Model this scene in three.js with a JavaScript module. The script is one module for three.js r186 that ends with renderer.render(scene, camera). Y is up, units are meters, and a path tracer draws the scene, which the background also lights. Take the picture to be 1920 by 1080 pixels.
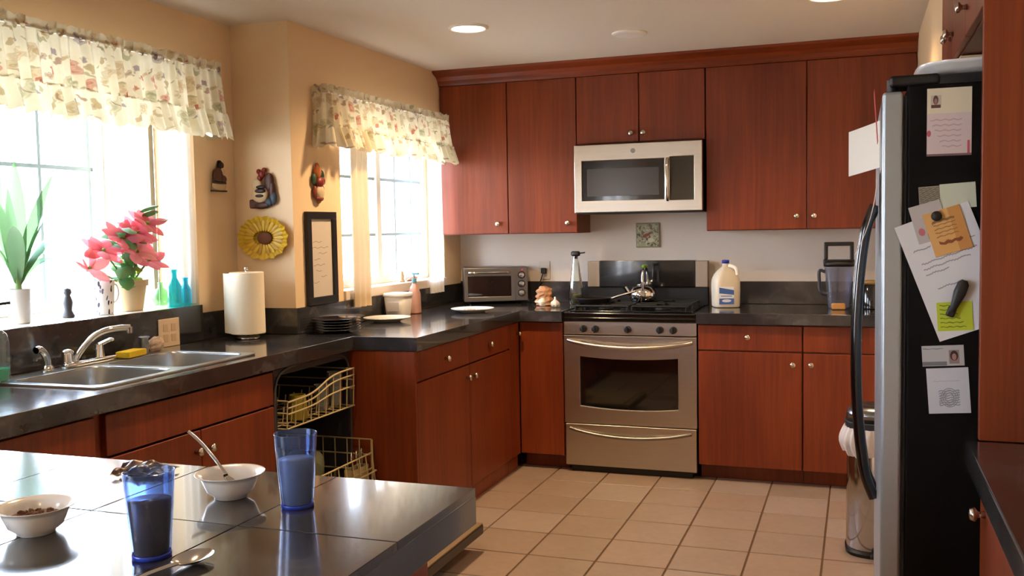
import * as THREE from 'three';
import { mergeGeometries, mergeVertices } from 'three/addons/utils/BufferGeometryUtils.js';
import { RoundedBoxGeometry } from 'three/addons/geometries/RoundedBoxGeometry.js';

// ---------------------------------------------------------------- renderer, camera, sky, sun
const renderer = new THREE.WebGLRenderer({ antialias: true });
renderer.toneMapping = THREE.LinearToneMapping;
renderer.toneMappingExposure = 1.35;
renderer.shadowMap.enabled = true;
renderer.shadowMap.type = THREE.PCFSoftShadowMap;
const scene = new THREE.Scene();

const camera = new THREE.PerspectiveCamera(2 * Math.atan(540 / 1806.5) * 180 / Math.PI, 16 / 9, 0.05, 200);
{
  const yaw = 0.3463, pitch = -0.0628, roll = -0.0183;
  const fw = new THREE.Vector3(-Math.sin(yaw) * Math.cos(pitch), Math.sin(pitch), -Math.cos(yaw) * Math.cos(pitch));
  const rt = new THREE.Vector3(Math.cos(yaw), 0, -Math.sin(yaw));
  const up = new THREE.Vector3().crossVectors(rt, fw);
  const r2 = rt.clone().multiplyScalar(Math.cos(roll)).addScaledVector(up, Math.sin(roll));
  const u2 = rt.clone().multiplyScalar(-Math.sin(roll)).addScaledVector(up, Math.cos(roll));
  camera.quaternion.setFromRotationMatrix(new THREE.Matrix4().makeBasis(r2, u2, fw.clone().negate()));
  camera.position.set(1.5921, 1.4131, 5.8833);
  camera.updateMatrixWorld(true);
}
scene.add(camera);

// sky: a clear bright day, whitish near the horizon and pale blue overhead
{
  const W = 64, H = 64, d = new Float32Array(W * H * 4);
  for (let j = 0; j < H; j++) {
    const el = (j + 0.5) / H - 0.5, t = Math.max(0, Math.sin(el * Math.PI));
    const k = Math.pow(1 - t, 2.2);
    for (let i = 0; i < W; i++) {
      const o = (j * W + i) * 4;
      d[o] = 6.4 + 9.6 * k; d[o + 1] = 9.6 + 7.2 * k; d[o + 2] = 15 + 3.4 * k; d[o + 3] = 1;
    }
  }
  const t = new THREE.DataTexture(d, W, H, THREE.RGBAFormat, THREE.FloatType);
  t.mapping = THREE.EquirectangularReflectionMapping; t.magFilter = THREE.LinearFilter; t.wrapS = THREE.RepeatWrapping; t.needsUpdate = true;
  scene.background = t;
}
const sun = new THREE.DirectionalLight(new THREE.Color(1, 0.95, 0.86), 15);
sun.position.set(-6, 14.5, 4.0); sun.target.position.set(0, 0, 0);
sun.castShadow = true; sun.shadow.mapSize.set(2048, 2048);
Object.assign(sun.shadow.camera, { left: -8, right: 8, top: 8, bottom: -8, near: 1, far: 40 });
scene.add(sun, sun.target);

// ---------------------------------------------------------------- helpers
let seed = 12345;
const rnd = () => { seed = (seed * 1664525 + 1013904223) >>> 0; return seed / 4294967296; };
const rr = (a, b) => a + (b - a) * rnd();
const V = (x, y, z) => new THREE.Vector3(x, y, z);
const used = {};
function numbered(n) { if (!(n in used)) { used[n] = 0; return n; } used[n]++; return n + '_' + String(used[n]).padStart(3, '0'); }
function clean(g) {
  const h = g.index ? g.toNonIndexed() : g.clone();
  for (const k of Object.keys(h.attributes)) if (!['position', 'normal', 'uv'].includes(k)) h.deleteAttribute(k);
  if (!h.attributes.normal) h.computeVertexNormals();
  if (!h.attributes.uv) h.setAttribute('uv', new THREE.BufferAttribute(new Float32Array(h.attributes.position.count * 2), 2));
  h.morphAttributes = {}; h.clearGroups();
  return h;
}
function merge(gs) { gs = [gs].flat(9); return gs.length === 1 ? gs[0] : mergeGeometries(gs.map(clean)); }
function mesh(name, gs, mat, parent) { const m = new THREE.Mesh(merge(gs), mat); m.name = name; m.castShadow = m.receiveShadow = true; parent.add(m); return m; }
const part = (name, gs, mat, parent, label) => { const m = mesh(name, gs, mat, parent); if (label) m.userData.label = label; return m; };
function thing(name, label, category, p = [0, 0, 0], turn = 0, group) {
  const o = new THREE.Group(); o.name = numbered(name); o.position.set(...p); o.rotation.y = turn; scene.add(o);
  o.userData = { label, category }; if (group) o.userData.group = group; return o;
}
function solo(name, label, category, gs, mat, p = [0, 0, 0], turn = 0, group) {
  const m = mesh(numbered(name), gs, mat, scene); m.position.set(...p); m.rotation.y = turn;
  m.userData = { label, category }; if (group) m.userData.group = group; return m;
}
function struct(name, gs, mat, parent = scene) { const m = mesh(name, gs, mat, parent); if (parent === scene) m.userData.kind = 'structure'; return m; }
function at(g, x = 0, y = 0, z = 0, rx = 0, ry = 0, rz = 0, s) {
  const m = new THREE.Matrix4().compose(V(x, y, z), new THREE.Quaternion().setFromEuler(new THREE.Euler(rx, ry, rz, 'YXZ')), s ? V(...[s].flat().length === 3 ? s : [s, s, s]) : V(1, 1, 1));
  return g.clone().applyMatrix4(m);
}
// uv in metres, by the way each face points
function muv(g, du = 0, dv = 0, swap = false) {
  const h = g.index ? g.toNonIndexed() : g; const p = h.attributes.position, n = h.attributes.normal, uv = new Float32Array(p.count * 2);
  for (let i = 0; i < p.count; i++) {
    const ax = Math.abs(n.getX(i)), ay = Math.abs(n.getY(i)), az = Math.abs(n.getZ(i));
    let u, v;
    if (ay >= ax && ay >= az) { u = p.getX(i); v = p.getZ(i); } else if (ax >= az) { u = p.getZ(i); v = p.getY(i); } else { u = p.getX(i); v = p.getY(i); }
    if (swap) [u, v] = [v, u];
    uv[i * 2] = u + du; uv[i * 2 + 1] = v + dv;
  }
  h.setAttribute('uv', new THREE.BufferAttribute(uv, 2)); return h;
}
// box from min / max corners, edges rounded by r, uv in metres
function bx(x0, x1, y0, y1, z0, z1, r = 0, o = 0, swap = false) {
  const w = x1 - x0, h = y1 - y0, d = z1 - z0;
  const g = r > 0 ? new RoundedBoxGeometry(w, h, d, 2, Math.min(r, w / 2.01, h / 2.01, d / 2.01)) : new THREE.BoxGeometry(w, h, d);
  g.translate((x0 + x1) / 2, (y0 + y1) / 2, (z0 + z1) / 2);
  return muv(g, o * 0.37, o * 0.73, swap);
}
const cyl = (r0, r1, h, seg = 24) => new THREE.CylinderGeometry(r1, r0, h, seg).translate(0, h / 2, 0);
const lathe = (pts, seg = 40) => new THREE.LatheGeometry(pts.map((p) => new THREE.Vector2(p[0], p[1])), seg);
const ball = (x, y, z, a, b = a, c = a, seg = 16) => new THREE.SphereGeometry(1, seg, Math.max(8, seg * 0.7 | 0)).scale(a, b, c).translate(x, y, z);
const tube = (pts, r, seg = 32, rad = 8, closed = false) => new THREE.TubeGeometry(new THREE.CatmullRomCurve3(pts.map((p) => V(...p)), closed, 'centripetal'), seg, r, rad, closed);
const rod = (a, b, r, rad = 6) => { const A = V(...a), B = V(...b), d = B.clone().sub(A); const g = new THREE.CylinderGeometry(r, r, d.length(), rad, 1); g.applyQuaternion(new THREE.Quaternion().setFromUnitVectors(V(0, 1, 0), d.clone().normalize())); return g.translate((A.x + B.x) / 2, (A.y + B.y) / 2, (A.z + B.z) / 2); };
// skin through superellipse rings: [y, half width x, half depth z, roundness exponent, cx, cz]
function loft(rings, seg = 40, cap = true) {
  const pos = [], idx = [], uv = [];
  rings.forEach(([y, a, b, n = 2, cx = 0, cz = 0], k) => {
    for (let i = 0; i <= seg; i++) {
      const t = i / seg * Math.PI * 2, c = Math.cos(t), s = Math.sin(t);
      const q = Math.pow(Math.pow(Math.abs(c), n) + Math.pow(Math.abs(s), n), -1 / n);
      pos.push(cx + a * c * q, y, cz + b * s * q); uv.push(i / seg, k / (rings.length - 1));
    }
  });
  const R = seg + 1;
  for (let k = 0; k < rings.length - 1; k++) for (let i = 0; i < seg; i++) { const A = k * R + i, B = A + R; idx.push(A, B, A + 1, A + 1, B, B + 1); }
  if (cap) for (const k of [0, rings.length - 1]) {
    const [y, , , , cx = 0, cz = 0] = rings[k], c = pos.length / 3; pos.push(cx, y, cz); uv.push(0.5, 0.5);
    for (let i = 0; i < seg; i++) k ? idx.push(k * R + i, c, k * R + i + 1) : idx.push(i, i + 1, c);
  }
  const g = new THREE.BufferGeometry(); g.setAttribute('position', new THREE.Float32BufferAttribute(pos, 3)); g.setAttribute('uv', new THREE.Float32BufferAttribute(uv, 2)); g.setIndex(idx); g.computeVertexNormals(); return g;
}
// tile with chamfered top: 18 triangles
function tileGeo(w, h, d, c) {
  const x = w / 2, z = d / 2, a = x - c, b = z - c, y = h - c;
  const P = [[-x, 0, -z], [x, 0, -z], [x, 0, z], [-x, 0, z], [-x, y, -z], [x, y, -z], [x, y, z], [-x, y, z], [-a, h, -b], [a, h, -b], [a, h, b], [-a, h, b]];
  const Q = [[8, 11, 10, 9], [4, 8, 9, 5], [5, 9, 10, 6], [6, 10, 11, 7], [7, 11, 8, 4], [0, 4, 5, 1], [1, 5, 6, 2], [2, 6, 7, 3], [3, 7, 4, 0]];
  const pos = []; for (const q of Q) for (const i of [0, 1, 2, 0, 2, 3]) pos.push(...P[q[i]]);
  const g = new THREE.BufferGeometry(); g.setAttribute('position', new THREE.Float32BufferAttribute(pos, 3)); g.computeVertexNormals(); return g;
}
// grid surface f(u, v) -> [x, y, z]
function sheet(f, nu, nv, uvf = (u, v) => [u, v]) {
  const pos = [], uv = [], idx = [];
  for (let j = 0; j <= nv; j++) for (let i = 0; i <= nu; i++) { pos.push(...f(i / nu, j / nv)); uv.push(...uvf(i / nu, j / nv)); }
  for (let j = 0; j < nv; j++) for (let i = 0; i < nu; i++) { const a = j * (nu + 1) + i, b = a + nu + 1; idx.push(a, a + 1, b, a + 1, b + 1, b); }
  const g = new THREE.BufferGeometry(); g.setAttribute('position', new THREE.Float32BufferAttribute(pos, 3)); g.setAttribute('uv', new THREE.Float32BufferAttribute(uv, 2)); g.setIndex(idx); g.computeVertexNormals(); return g;
}
const extr = (pts, depth, bevel = 0, holes = []) => {
  const s = new THREE.Shape(pts.map((p) => new THREE.Vector2(...p)));
  for (const h of holes) s.holes.push(new THREE.Path(h.map((p) => new THREE.Vector2(...p))));
  return new THREE.ExtrudeGeometry(s, { depth, bevelEnabled: bevel > 0, bevelSize: bevel, bevelThickness: bevel, bevelSegments: 2, curveSegments: 16 });
};

// ---------------------------------------------------------------- computed textures
const hash = (x, y, s) => { let h = (x * 374761393 + y * 668265263 + s * 2147483647) | 0; h = Math.imul(h ^ (h >>> 13), 1274126177); return ((h ^ (h >>> 16)) >>> 0) / 4294967296; };
function vnoise(x, y, px, py, s) {   // tileable value noise
  const x0 = Math.floor(x), y0 = Math.floor(y), fx = x - x0, fy = y - y0, u = fx * fx * (3 - 2 * fx), v = fy * fy * (3 - 2 * fy);
  const m = (a, n) => ((a % n) + n) % n, h = (i, j) => hash(m(i, px), m(j, py), s);
  return (h(x0, y0) * (1 - u) + h(x0 + 1, y0) * u) * (1 - v) + (h(x0, y0 + 1) * (1 - u) + h(x0 + 1, y0 + 1) * u) * v;
}
function fbm(x, y, px, py, s, oct = 4) { let a = 0, w = 0.5, t = 0; for (let k = 0; k < oct; k++) { a += w * vnoise(x, y, px, py, s + k); t += w; x *= 2; y *= 2; px *= 2; py *= 2; w *= 0.55; } return a / t; }
function dataTex(W, H, f, srgb = true) {
  const d = new Uint8Array(W * H * 4);
  for (let j = 0; j < H; j++) for (let i = 0; i < W; i++) { const c = f(i / W, j / H), o = (j * W + i) * 4; for (let k = 0; k < 3; k++) d[o + k] = Math.max(0, Math.min(255, c[k] * 255)); d[o + 3] = 255; }
  const t = new THREE.DataTexture(d, W, H); t.magFilter = THREE.LinearFilter; t.minFilter = THREE.LinearFilter; t.wrapS = t.wrapT = THREE.RepeatWrapping;
  if (srgb) t.colorSpace = THREE.SRGBColorSpace; t.needsUpdate = true; return t;
}
const rep = (t, a, b) => { const c = t.clone(); c.repeat.set(a, b); c.needsUpdate = true; return c; };
const lerp3 = (a, b, t) => a.map((x, i) => x + (b[i] - x) * t);
const woodT = dataTex(512, 512, (u, v) => {
  const warp = fbm(u * 4, v * 4, 4, 4, 7) * 0.25;
  const streak = fbm((u + warp * 0.12) * 64, v * 3, 64, 3, 11, 3), broad = fbm(u * 6, v * 2, 6, 2, 31, 3), fine = vnoise(u * 256, v * 16, 256, 16, 5);
  const t = 0.28 * streak + 0.58 * broad + 0.14 * fine;
  return lerp3([0.40, 0.150, 0.050], [0.555, 0.240, 0.085], Math.min(1, Math.max(0, (t - 0.25) * 1.9)));
});
const graniteT = dataTex(512, 512, (u, v) => {
  const a = fbm(u * 5, v * 5, 5, 5, 3, 5), b = fbm(u * 24, v * 24, 24, 24, 9, 3), sp = vnoise(u * 160, v * 160, 160, 160, 21);
  const vein = Math.exp(-Math.pow((fbm(u * 4 + 2, v * 4, 4, 4, 17, 4) - 0.5) * 26, 2)) * 0.5 * Math.max(0, a - 0.35);
  const t = Math.max(0, (a - 0.45) * 0.55) + (b - 0.5) * 0.10 + (sp > 0.93 ? 0.05 : 0) + vein;
  return lerp3([0.18, 0.175, 0.18], [0.58, 0.55, 0.53], Math.min(1, Math.max(0, t)));
});
const floorT = dataTex(512, 512, (u, v) => {
  const a = fbm(u * 3, v * 3, 3, 3, 41, 4), b = fbm(u * 40, v * 40, 40, 40, 43, 2);
  return lerp3([0.60, 0.53, 0.475], [0.69, 0.62, 0.565], 0.65 * a + 0.35 * b);
});
const plasterB = dataTex(256, 256, (u, v) => { const a = fbm(u * 24, v * 24, 24, 24, 51, 4); return [a, a, a]; }, false);
const brushT = dataTex(256, 256, (u, v) => { const a = 0.90 + 0.10 * (0.75 * vnoise(u * 3, v * 256, 3, 256, 61) + 0.25 * vnoise(u * 8, v * 90, 8, 90, 62)); return [a, a, a]; }, false);
const floralT = dataTex(512, 512, (u, v) => {
  let c = lerp3([0.80, 0.75, 0.62], [0.90, 0.87, 0.77], fbm(u * 6, v * 6, 6, 6, 71));
  const N = 5, cols = [[0.50, 0.36, 0.27], [0.60, 0.50, 0.32], [0.62, 0.25, 0.18], [0.45, 0.38, 0.42], [0.66, 0.54, 0.38], [0.55, 0.53, 0.38]];
  const wx = (fbm(u * 16, v * 16, 16, 16, 75, 3) - 0.5) * 0.5, wy = (fbm(u * 16, v * 16, 16, 16, 78, 3) - 0.5) * 0.5;
  for (let j = -1; j <= 1; j++) for (let i = -1; i <= 1; i++) {
    const gx = Math.floor(u * N) + i, gy = Math.floor(v * N) + j, mx = ((gx % N) + N) % N, my = ((gy % N) + N) % N;
    for (let q = 0; q < 4; q++) {
      const cx = gx + 0.1 + 0.8 * hash(mx, my, 80 + q), cy = gy + 0.1 + 0.8 * hash(mx, my, 90 + q), r = (q === 0 ? 0.34 : 0.20) * (0.6 + 0.6 * hash(mx, my, 100 + q));
      const dx = u * N - cx + wx, dy = v * N - cy + wy, an = hash(mx, my, 110 + q) * 3.1, ex = dx * Math.cos(an) + dy * Math.sin(an), ey = (dy * Math.cos(an) - dx * Math.sin(an)) * (q ? 2.2 : 1.2);
      const dd = Math.hypot(ex, ey) / r, k = hash(mx, my, 120 + q);
      if (dd < 1 && k > 0.2) c = lerp3(c, cols[(hash(mx, my, 130 + q) * 6) | 0], (q === 0 ? 0.30 + 0.35 * Math.pow(Math.sin(dd * 5), 2) : 0.6) * Math.min(1, (1 - dd) * 4));
    }
  }
  return c;
});
function canvasTex(w, h, draw) { const c = document.createElement('canvas'); c.width = w; c.height = h; draw(c.getContext('2d'), w, h); const t = new THREE.CanvasTexture(c); t.colorSpace = THREE.SRGBColorSpace; return t; }

// ---------------------------------------------------------------- materials
const S = (o) => new THREE.MeshStandardMaterial(o), PH = (o) => new THREE.MeshPhysicalMaterial(o);
const M = {
  wood: PH({ map: rep(woodT, 1 / 0.9, 1 / 1.8), roughness: 0.45, clearcoat: 0.15, clearcoatRoughness: 0.25, specularIntensity: 0.7 }),
  granite: PH({ map: rep(graniteT, 1 / 0.7, 1 / 0.7), roughness: 0.16, clearcoat: 0.6, clearcoatRoughness: 0.05 }),
  tileFloor: [0, 1, 2, 3].map((k) => { const t = rep(floorT, 1 / 0.9, 1 / 0.9); t.offset.set(k * 0.27, k * 0.41); return S({ map: t, color: [0xffffff, 0xf6f1ea, 0xfcf4ec, 0xf3eee8][k], roughness: 0.38 }); }),
  grout: S({ color: 0x6f5442, roughness: 0.95 }),
  wall: S({ color: 0xe9cba2, roughness: 0.7, bumpMap: rep(plasterB, 1 / 0.5, 1 / 0.5), bumpScale: 0.0006 }),
  backWall: S({ color: 0xd9cdc0, roughness: 0.6, bumpMap: rep(plasterB, 1 / 0.5, 1 / 0.5), bumpScale: 0.0005 }),
  ceiling: S({ color: 0xdcd2c2, roughness: 0.75, bumpMap: rep(plasterB, 1 / 0.5, 1 / 0.5), bumpScale: 0.0006 }),
  whiteTrim: S({ color: 0xeeeae2, roughness: 0.4 }),
  muntin: S({ color: 0x8fa6b0, roughness: 0.4 }),
  steel: PH({ color: 0xc8bfb2, metalness: 1, roughness: 0.3, map: rep(brushT, 1, 4), anisotropy: 0.35 }),
  steelDark: S({ color: 0x8b8783, metalness: 1, roughness: 0.34 }),
  chrome: S({ color: 0xd6d6d4, metalness: 1, roughness: 0.1 }),
  nickel: S({ color: 0xc9c0b2, metalness: 1, roughness: 0.25 }),
  sinkSteel: S({ color: 0xb4b6b4, metalness: 1, roughness: 0.3 }),
  blackGloss: PH({ color: 0x0b0b0c, roughness: 0.12, clearcoat: 0.5, clearcoatRoughness: 0.04 }),
  blackMat: S({ color: 0x131214, roughness: 0.45 }),
  blackIron: S({ color: 0x0e0e0f, roughness: 0.6 }),
  fridgeBlack: PH({ color: 0x060506, roughness: 0.6, specularIntensity: 0.3, bumpMap: rep(plasterB, 6, 6), bumpScale: 0.0003 }),
  fridgeGrey: S({ color: 0xa3abb1, roughness: 0.35, metalness: 0.6 }),
  ovenGlass: PH({ color: 0x0c0a09, roughness: 0.06, clearcoat: 1, clearcoatRoughness: 0.03 }),
  glassPane: PH({ color: 0xffffff, transmission: 1, thickness: 0, roughness: 0, ior: 1.45 }),
  glassClear: PH({ color: 0xf4fbfa, transmission: 1, thickness: 0.004, roughness: 0.02, ior: 1.45 }),
  floral: PH({ map: rep(floralT, 1 / 0.42, 1 / 0.42), roughness: 1, transmission: 0.36, thickness: 0, side: THREE.DoubleSide }),
  drape: PH({ color: 0xcdb591, roughness: 1, transmission: 0.12, thickness: 0, side: THREE.DoubleSide }),
  sheer: PH({ color: 0xfaf8f2, roughness: 1, transmission: 0.4, thickness: 0, side: THREE.DoubleSide }),
  ceramic: PH({ color: 0xf0ece6, roughness: 0.2, clearcoat: 0.5, clearcoatRoughness: 0.1 }),
  paper: S({ color: 0xf1ebe0, roughness: 0.9 }),
  paperTowel: S({ color: 0xf2e4ca, roughness: 0.95 }),
  rackBeige: S({ color: 0xb8a77a, roughness: 0.45 }),
  tub: S({ color: 0x2b2b31, roughness: 0.4 }),
  plasticIvory: S({ color: 0xdcc2a2, roughness: 0.4 }),
};
const plain = (c, r = 0.6, m = 0) => S({ color: c, roughness: r, metalness: m });

// ---------------------------------------------------------------- dimensions read from the photograph
const CEIL = 2.383, CT = 0.932, XL1 = -1.202, XL2 = -0.887, ZJ = 1.996, XE1 = -0.571, XE2 = -0.254, XR = 1.88, ZC = 0.6486, BS = 1.055, ROOMZ = 8.2;

// ---------------------------------------------------------------- the setting
{
  const fl = struct('floor', bx(-1.4, 4.2, -0.12, -0.004, -0.2, ROOMZ + 0.2), M.grout);
  const s = 0.3009, g = [0, 1].map(() => muv(tileGeo(s - 0.0085, 0.014, s - 0.0085, 0.0015)));
  for (let i = -2; i <= 6; i++) for (let j = -3; j <= 13; j++) {
    const x = -0.0509 + (i + 0.5) * s, z = 1.4231 + (j + 0.5) * s;
    if (x < -0.62 || x > 2.05 || (z > 4.4 && x < 0.8) || (z > 3.3 && x > 1.9)) continue;
    const t = part('floor_tile', g[0], M.tileFloor[(hash(i + 20, j + 20, 5) * 4) | 0], fl); t.position.set(x, -0.0125 + rr(-0.0003, 0.0003), z); t.rotation.y = ((hash(i + 9, j + 9, 8) * 4) | 0) * Math.PI / 2;
  }
  part('floor_field', bx(-1.4, 4.2, -0.0039, 0.0005, 5.65, ROOMZ), M.tileFloor[0], fl);
}
struct('ceiling', bx(-1.45, 4.2, CEIL, CEIL + 0.15, -0.2, ROOMZ + 0.2), M.ceiling);
struct('wall_back', bx(-1.5, 4.2, 0, CEIL, -0.15, 0), M.backWall);
struct('wall_front', bx(-1.5, 4.2, 0, CEIL, ROOMZ, ROOMZ + 0.15), M.wall);
const W3 = { z0: 5.8, z1: 7.6, y0: 0.5, y1: 2.1 };
// sink wall with the garden window opening
const W1 = { z0: 2.29, z1: 3.72, y0: 1.075, y1: 2.10, xo: -1.42, xf: -1.68 };
struct('wall_left', [bx(W1.xo, XL1, 0, CEIL, ZJ, W1.z0), bx(W1.xo, XL1, 0, CEIL, W1.z1, W3.z0), bx(W1.xo, XL1, 0, CEIL, W3.z1, ROOMZ), bx(W1.xo, XL1, 0, W3.y0, W3.z0, W3.z1), bx(W1.xo, XL1, W3.y1, CEIL, W3.z0, W3.z1), bx(W1.xo, XL1, 0, W1.y0, W1.z0, W1.z1), bx(W1.xo, XL1, W1.y1, CEIL, W1.z0, W1.z1)], M.wall);
// wall of the far window, standing further into the room
const W2 = { z0: 0.27, z1: 1.55, y0: 1.075, y1: 2.04, xo: -1.10 };
struct('wall_left_far', [bx(W1.xo, XL2, 0, CEIL, W2.z1, ZJ), bx(W2.xo, XL2, 0, CEIL, -0.1, W2.z0), bx(W2.xo, XL2, 0, W2.y0, W2.z0, W2.z1), bx(W2.xo, XL2, W2.y1, CEIL, W2.z0, W2.z1)], M.wall);
struct('wall_right', [bx(XR, XR + 0.14, 0, CEIL, 0, 2.1), bx(XR, XR + 0.14, 0, 1.91, 2.1, 2.62), bx(2.52, 2.66, 0, CEIL, 2.0, 5.3), bx(2.0, 2.52, 0, 1.91, 2.5, 2.62)], M.wall);
struct('wall_right_near', [bx(4.05, 4.2, 0, CEIL, 5.2, ROOMZ), bx(2.6, 4.2, 0, CEIL, 5.2, 5.34)], M.wall);
// outside ground
struct('patio_ground', [bx(-30, -1.45, -0.5, -0.3, -25, 30)], plain(0xbdb6a8, 0.9));

function garden() {
  const w = new THREE.Group(); w.name = 'window_1'; w.userData.kind = 'structure'; scene.add(w);
  const { z0, z1, y0, y1, xo, xf } = W1, t = M.whiteTrim;
  part('window_sill', bx(xf, XL1 - 0.002, y0 - 0.03, y0 + 0.012, z0 + 0.002, z1 - 0.002, 0.004), plain(0xd9d4ca, 0.35), w);
  part('window_roof', bx(xf - 0.03, xo, y1 - 0.02, y1 + 0.04, z0 - 0.02, z1 + 0.02, 0.005), t, w);
  part('window_base', bx(xf - 0.03, xo, y0 - 0.12, y0 - 0.032, z0 - 0.02, z1 + 0.02, 0.005), t, w);
  for (const z of [z0, z1 - 0.05]) part('corner_post', bx(xf - 0.03, xf + 0.03, y0 + 0.012, y1 - 0.02, z, z + 0.05, 0.004), t, w);
  for (const z of [z0, z1 - 0.03]) part('side_jamb', [bx(xo - 0.10, xo, y0 + 0.012, y1 - 0.02, z, z + 0.03, 0.003)], plain(0x9d9a88, 0.6), w);
  const fz0 = z0 + 0.05, fz1 = z1 - 0.05;
  part('window_frame', [bx(xf - 0.02, xf + 0.02, y0 + 0.0602, y1 - 0.0802, fz0, fz0 + 0.06, 0.003), bx(xf - 0.02, xf + 0.02, y0 + 0.0602, y1 - 0.0802, fz1 - 0.06, fz1, 0.003), bx(xf - 0.02, xf + 0.02, y0 + 0.012, y0 + 0.06, fz0, fz1, 0.003), bx(xf - 0.02, xf + 0.02, y1 - 0.08, y1 - 0.02, fz0, fz1, 0.003)], t, w);
  for (const z of [2.42, 2.70, 2.98, 3.26, 3.54]) part('muntin', bx(xf - 0.008, xf + 0.008, y0 + 0.05, y1 - 0.07, z - 0.008, z + 0.008), M.muntin, w);
  part('muntin', bx(xf - 0.009, xf + 0.009, 1.700, 1.717, fz0, fz1), M.muntin, w);
  part('window_pane', bx(xf - 0.002, xf + 0.002, y0 + 0.061, y1 - 0.081, fz0 + 0.061, fz1 - 0.061), M.glassPane, w);
  for (const z of [z0 + 0.012, z1 - 0.016]) part('window_pane', bx(xf + 0.03, xo - 0.10, y0 + 0.012, y1 - 0.02, z, z + 0.004), M.glassPane, w);
}
garden();
function farWindow() {
  const w = new THREE.Group(); w.name = 'window_2'; w.userData.kind = 'structure'; scene.add(w);
  const { z0, z1, y0, y1, xo } = W2, t = M.whiteTrim, xg = -1.03;
  part('window_sill', bx(xo, XL2 + 0.015, y0 - 0.02, y0 + 0.03, z0 + 0.001, z1 - 0.001, 0.004), plain(0xe2d3c2, 0.4), w);
  part('window_frame', [bx(xg - 0.03, xg + 0.03, y0 + 0.0752, y1 - 0.0602, z0, z0 + 0.05, 0.003), bx(xg - 0.03, xg + 0.03, y0 + 0.0752, y1 - 0.0602, z1 - 0.05, z1, 0.003), bx(xg - 0.03, xg + 0.03, y0 + 0.03, y0 + 0.075, z0, z1, 0.003), bx(xg - 0.03, xg + 0.03, y1 - 0.06, y1, z0, z1, 0.003)], t, w);
  part('meeting_stile', bx(xg - 0.025, xg + 0.025, y0 + 0.07, y1 - 0.06, 0.885, 0.935, 0.003), t, w);
  for (const z of [0.46, 0.675, 1.13, 1.33]) part('muntin', bx(xg - 0.008, xg + 0.008, y0 + 0.07, y1 - 0.06, z - 0.007, z + 0.007), M.muntin, w);
  for (const y of [1.386, 1.705]) part('muntin', bx(xg - 0.009, xg + 0.009, y - 0.008, y + 0.008, z0 + 0.04, z1 - 0.04), M.muntin, w);
  part('window_pane', bx(xg - 0.002, xg + 0.002, y0 + 0.0755, y1 - 0.0605, z0 + 0.0505, z1 - 0.0505), M.glassPane, w);
}
farWindow();

struct('roof_eave', bx(-2.5, W1.xo - 0.002, 2.28, 2.40, 5.2, ROOMZ + 0.3, 0.01), M.whiteTrim);
{ // dining window behind the peninsula, outside the frame: its cool light falls on the refrigerator side and the floor
  const w = new THREE.Group(); w.name = 'window_3'; w.userData.kind = 'structure'; scene.add(w);
  const { z0, z1, y0, y1 } = W3, zm = (z0 + z1) / 2, fr = (ya, yb, za, zb) => bx(-1.34, -1.28, ya, yb, za, zb);
  part('window_frame', [fr(y0 + 0.05, y1 - 0.05, z0, z0 + 0.05), fr(y0 + 0.05, y1 - 0.05, z1 - 0.05, z1), fr(y0 + 0.05, y1 - 0.05, zm - 0.03, zm + 0.03), fr(y0, y0 + 0.05, z0, z1), fr(y1 - 0.05, y1, z0, z1)], M.whiteTrim, w);
  for (const [a, b] of [[z0 + 0.051, zm - 0.031], [zm + 0.031, z1 - 0.051]]) part('window_pane', bx(-1.312, -1.308, y0 + 0.051, y1 - 0.051, a, b), M.glassPane, w);
}
// recessed ceiling lamps: trim ring, glowing lens and the light just below it
const warm = new THREE.Color(1, 0.70, 0.40);
function downlight(x, z, label, power) {
  const o = thing('recessed_ceiling_light', label, 'light', [x, CEIL, z]);
  part('trim_ring', lathe([[0.080, 0.0], [0.081, -0.010], [0.088, -0.012], [0.097, -0.006], [0.099, 0.0]]), M.whiteTrim, o);
  part('lamp_lens', cyl(0.080, 0.080, 0.004, 40).translate(0, -0.008, 0), S({ color: 0xfff2dc, emissive: new THREE.Color(1, 0.86, 0.62), emissiveIntensity: 6 }), o);
  const l = new THREE.SpotLight(warm, power, 0, 1.25, 0.7, 2); l.position.set(x, CEIL - 0.03, z); l.target.position.set(x, 0, z); l.castShadow = true; l.shadow.radius = 3; scene.add(l, l.target);
}
downlight(-0.19, 1.50, 'glowing recessed ceiling light over the left counter corner', 7.5);
downlight(1.47, 1.46, 'glowing recessed ceiling light in front of the right wall cabinets', 3.2);
downlight(-0.1, 3.7, 'glowing recessed ceiling light above the sink side walkway', 4);
downlight(1.3, 6.6, 'glowing recessed ceiling light behind the peninsula', 6);
solo('ceiling_cover_plate', 'round white cover plate on the ceiling above the range', 'cover plate', lathe([[0, -0.012], [0.07, -0.012], [0.088, -0.006], [0.09, 0]]), M.whiteTrim, [0.494, CEIL, 1.02]);

// ---------------------------------------------------------------- cabinets
const knobGeo = lathe([[0, 0], [0.008, 0], [0.006, 0.010], [0.007, 0.014], [0.0145, 0.019], [0.0155, 0.024], [0.012, 0.030], [0, 0.032]], 20).rotateX(Math.PI / 2);   // points along +z
function knob(parent, x, y, z, turn = 0) { const k = part('knob', knobGeo, M.nickel, parent, 'brushed nickel knob'); k.position.set(x, y, z); k.rotation.y = turn; return k; }
let wo = 1;
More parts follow.
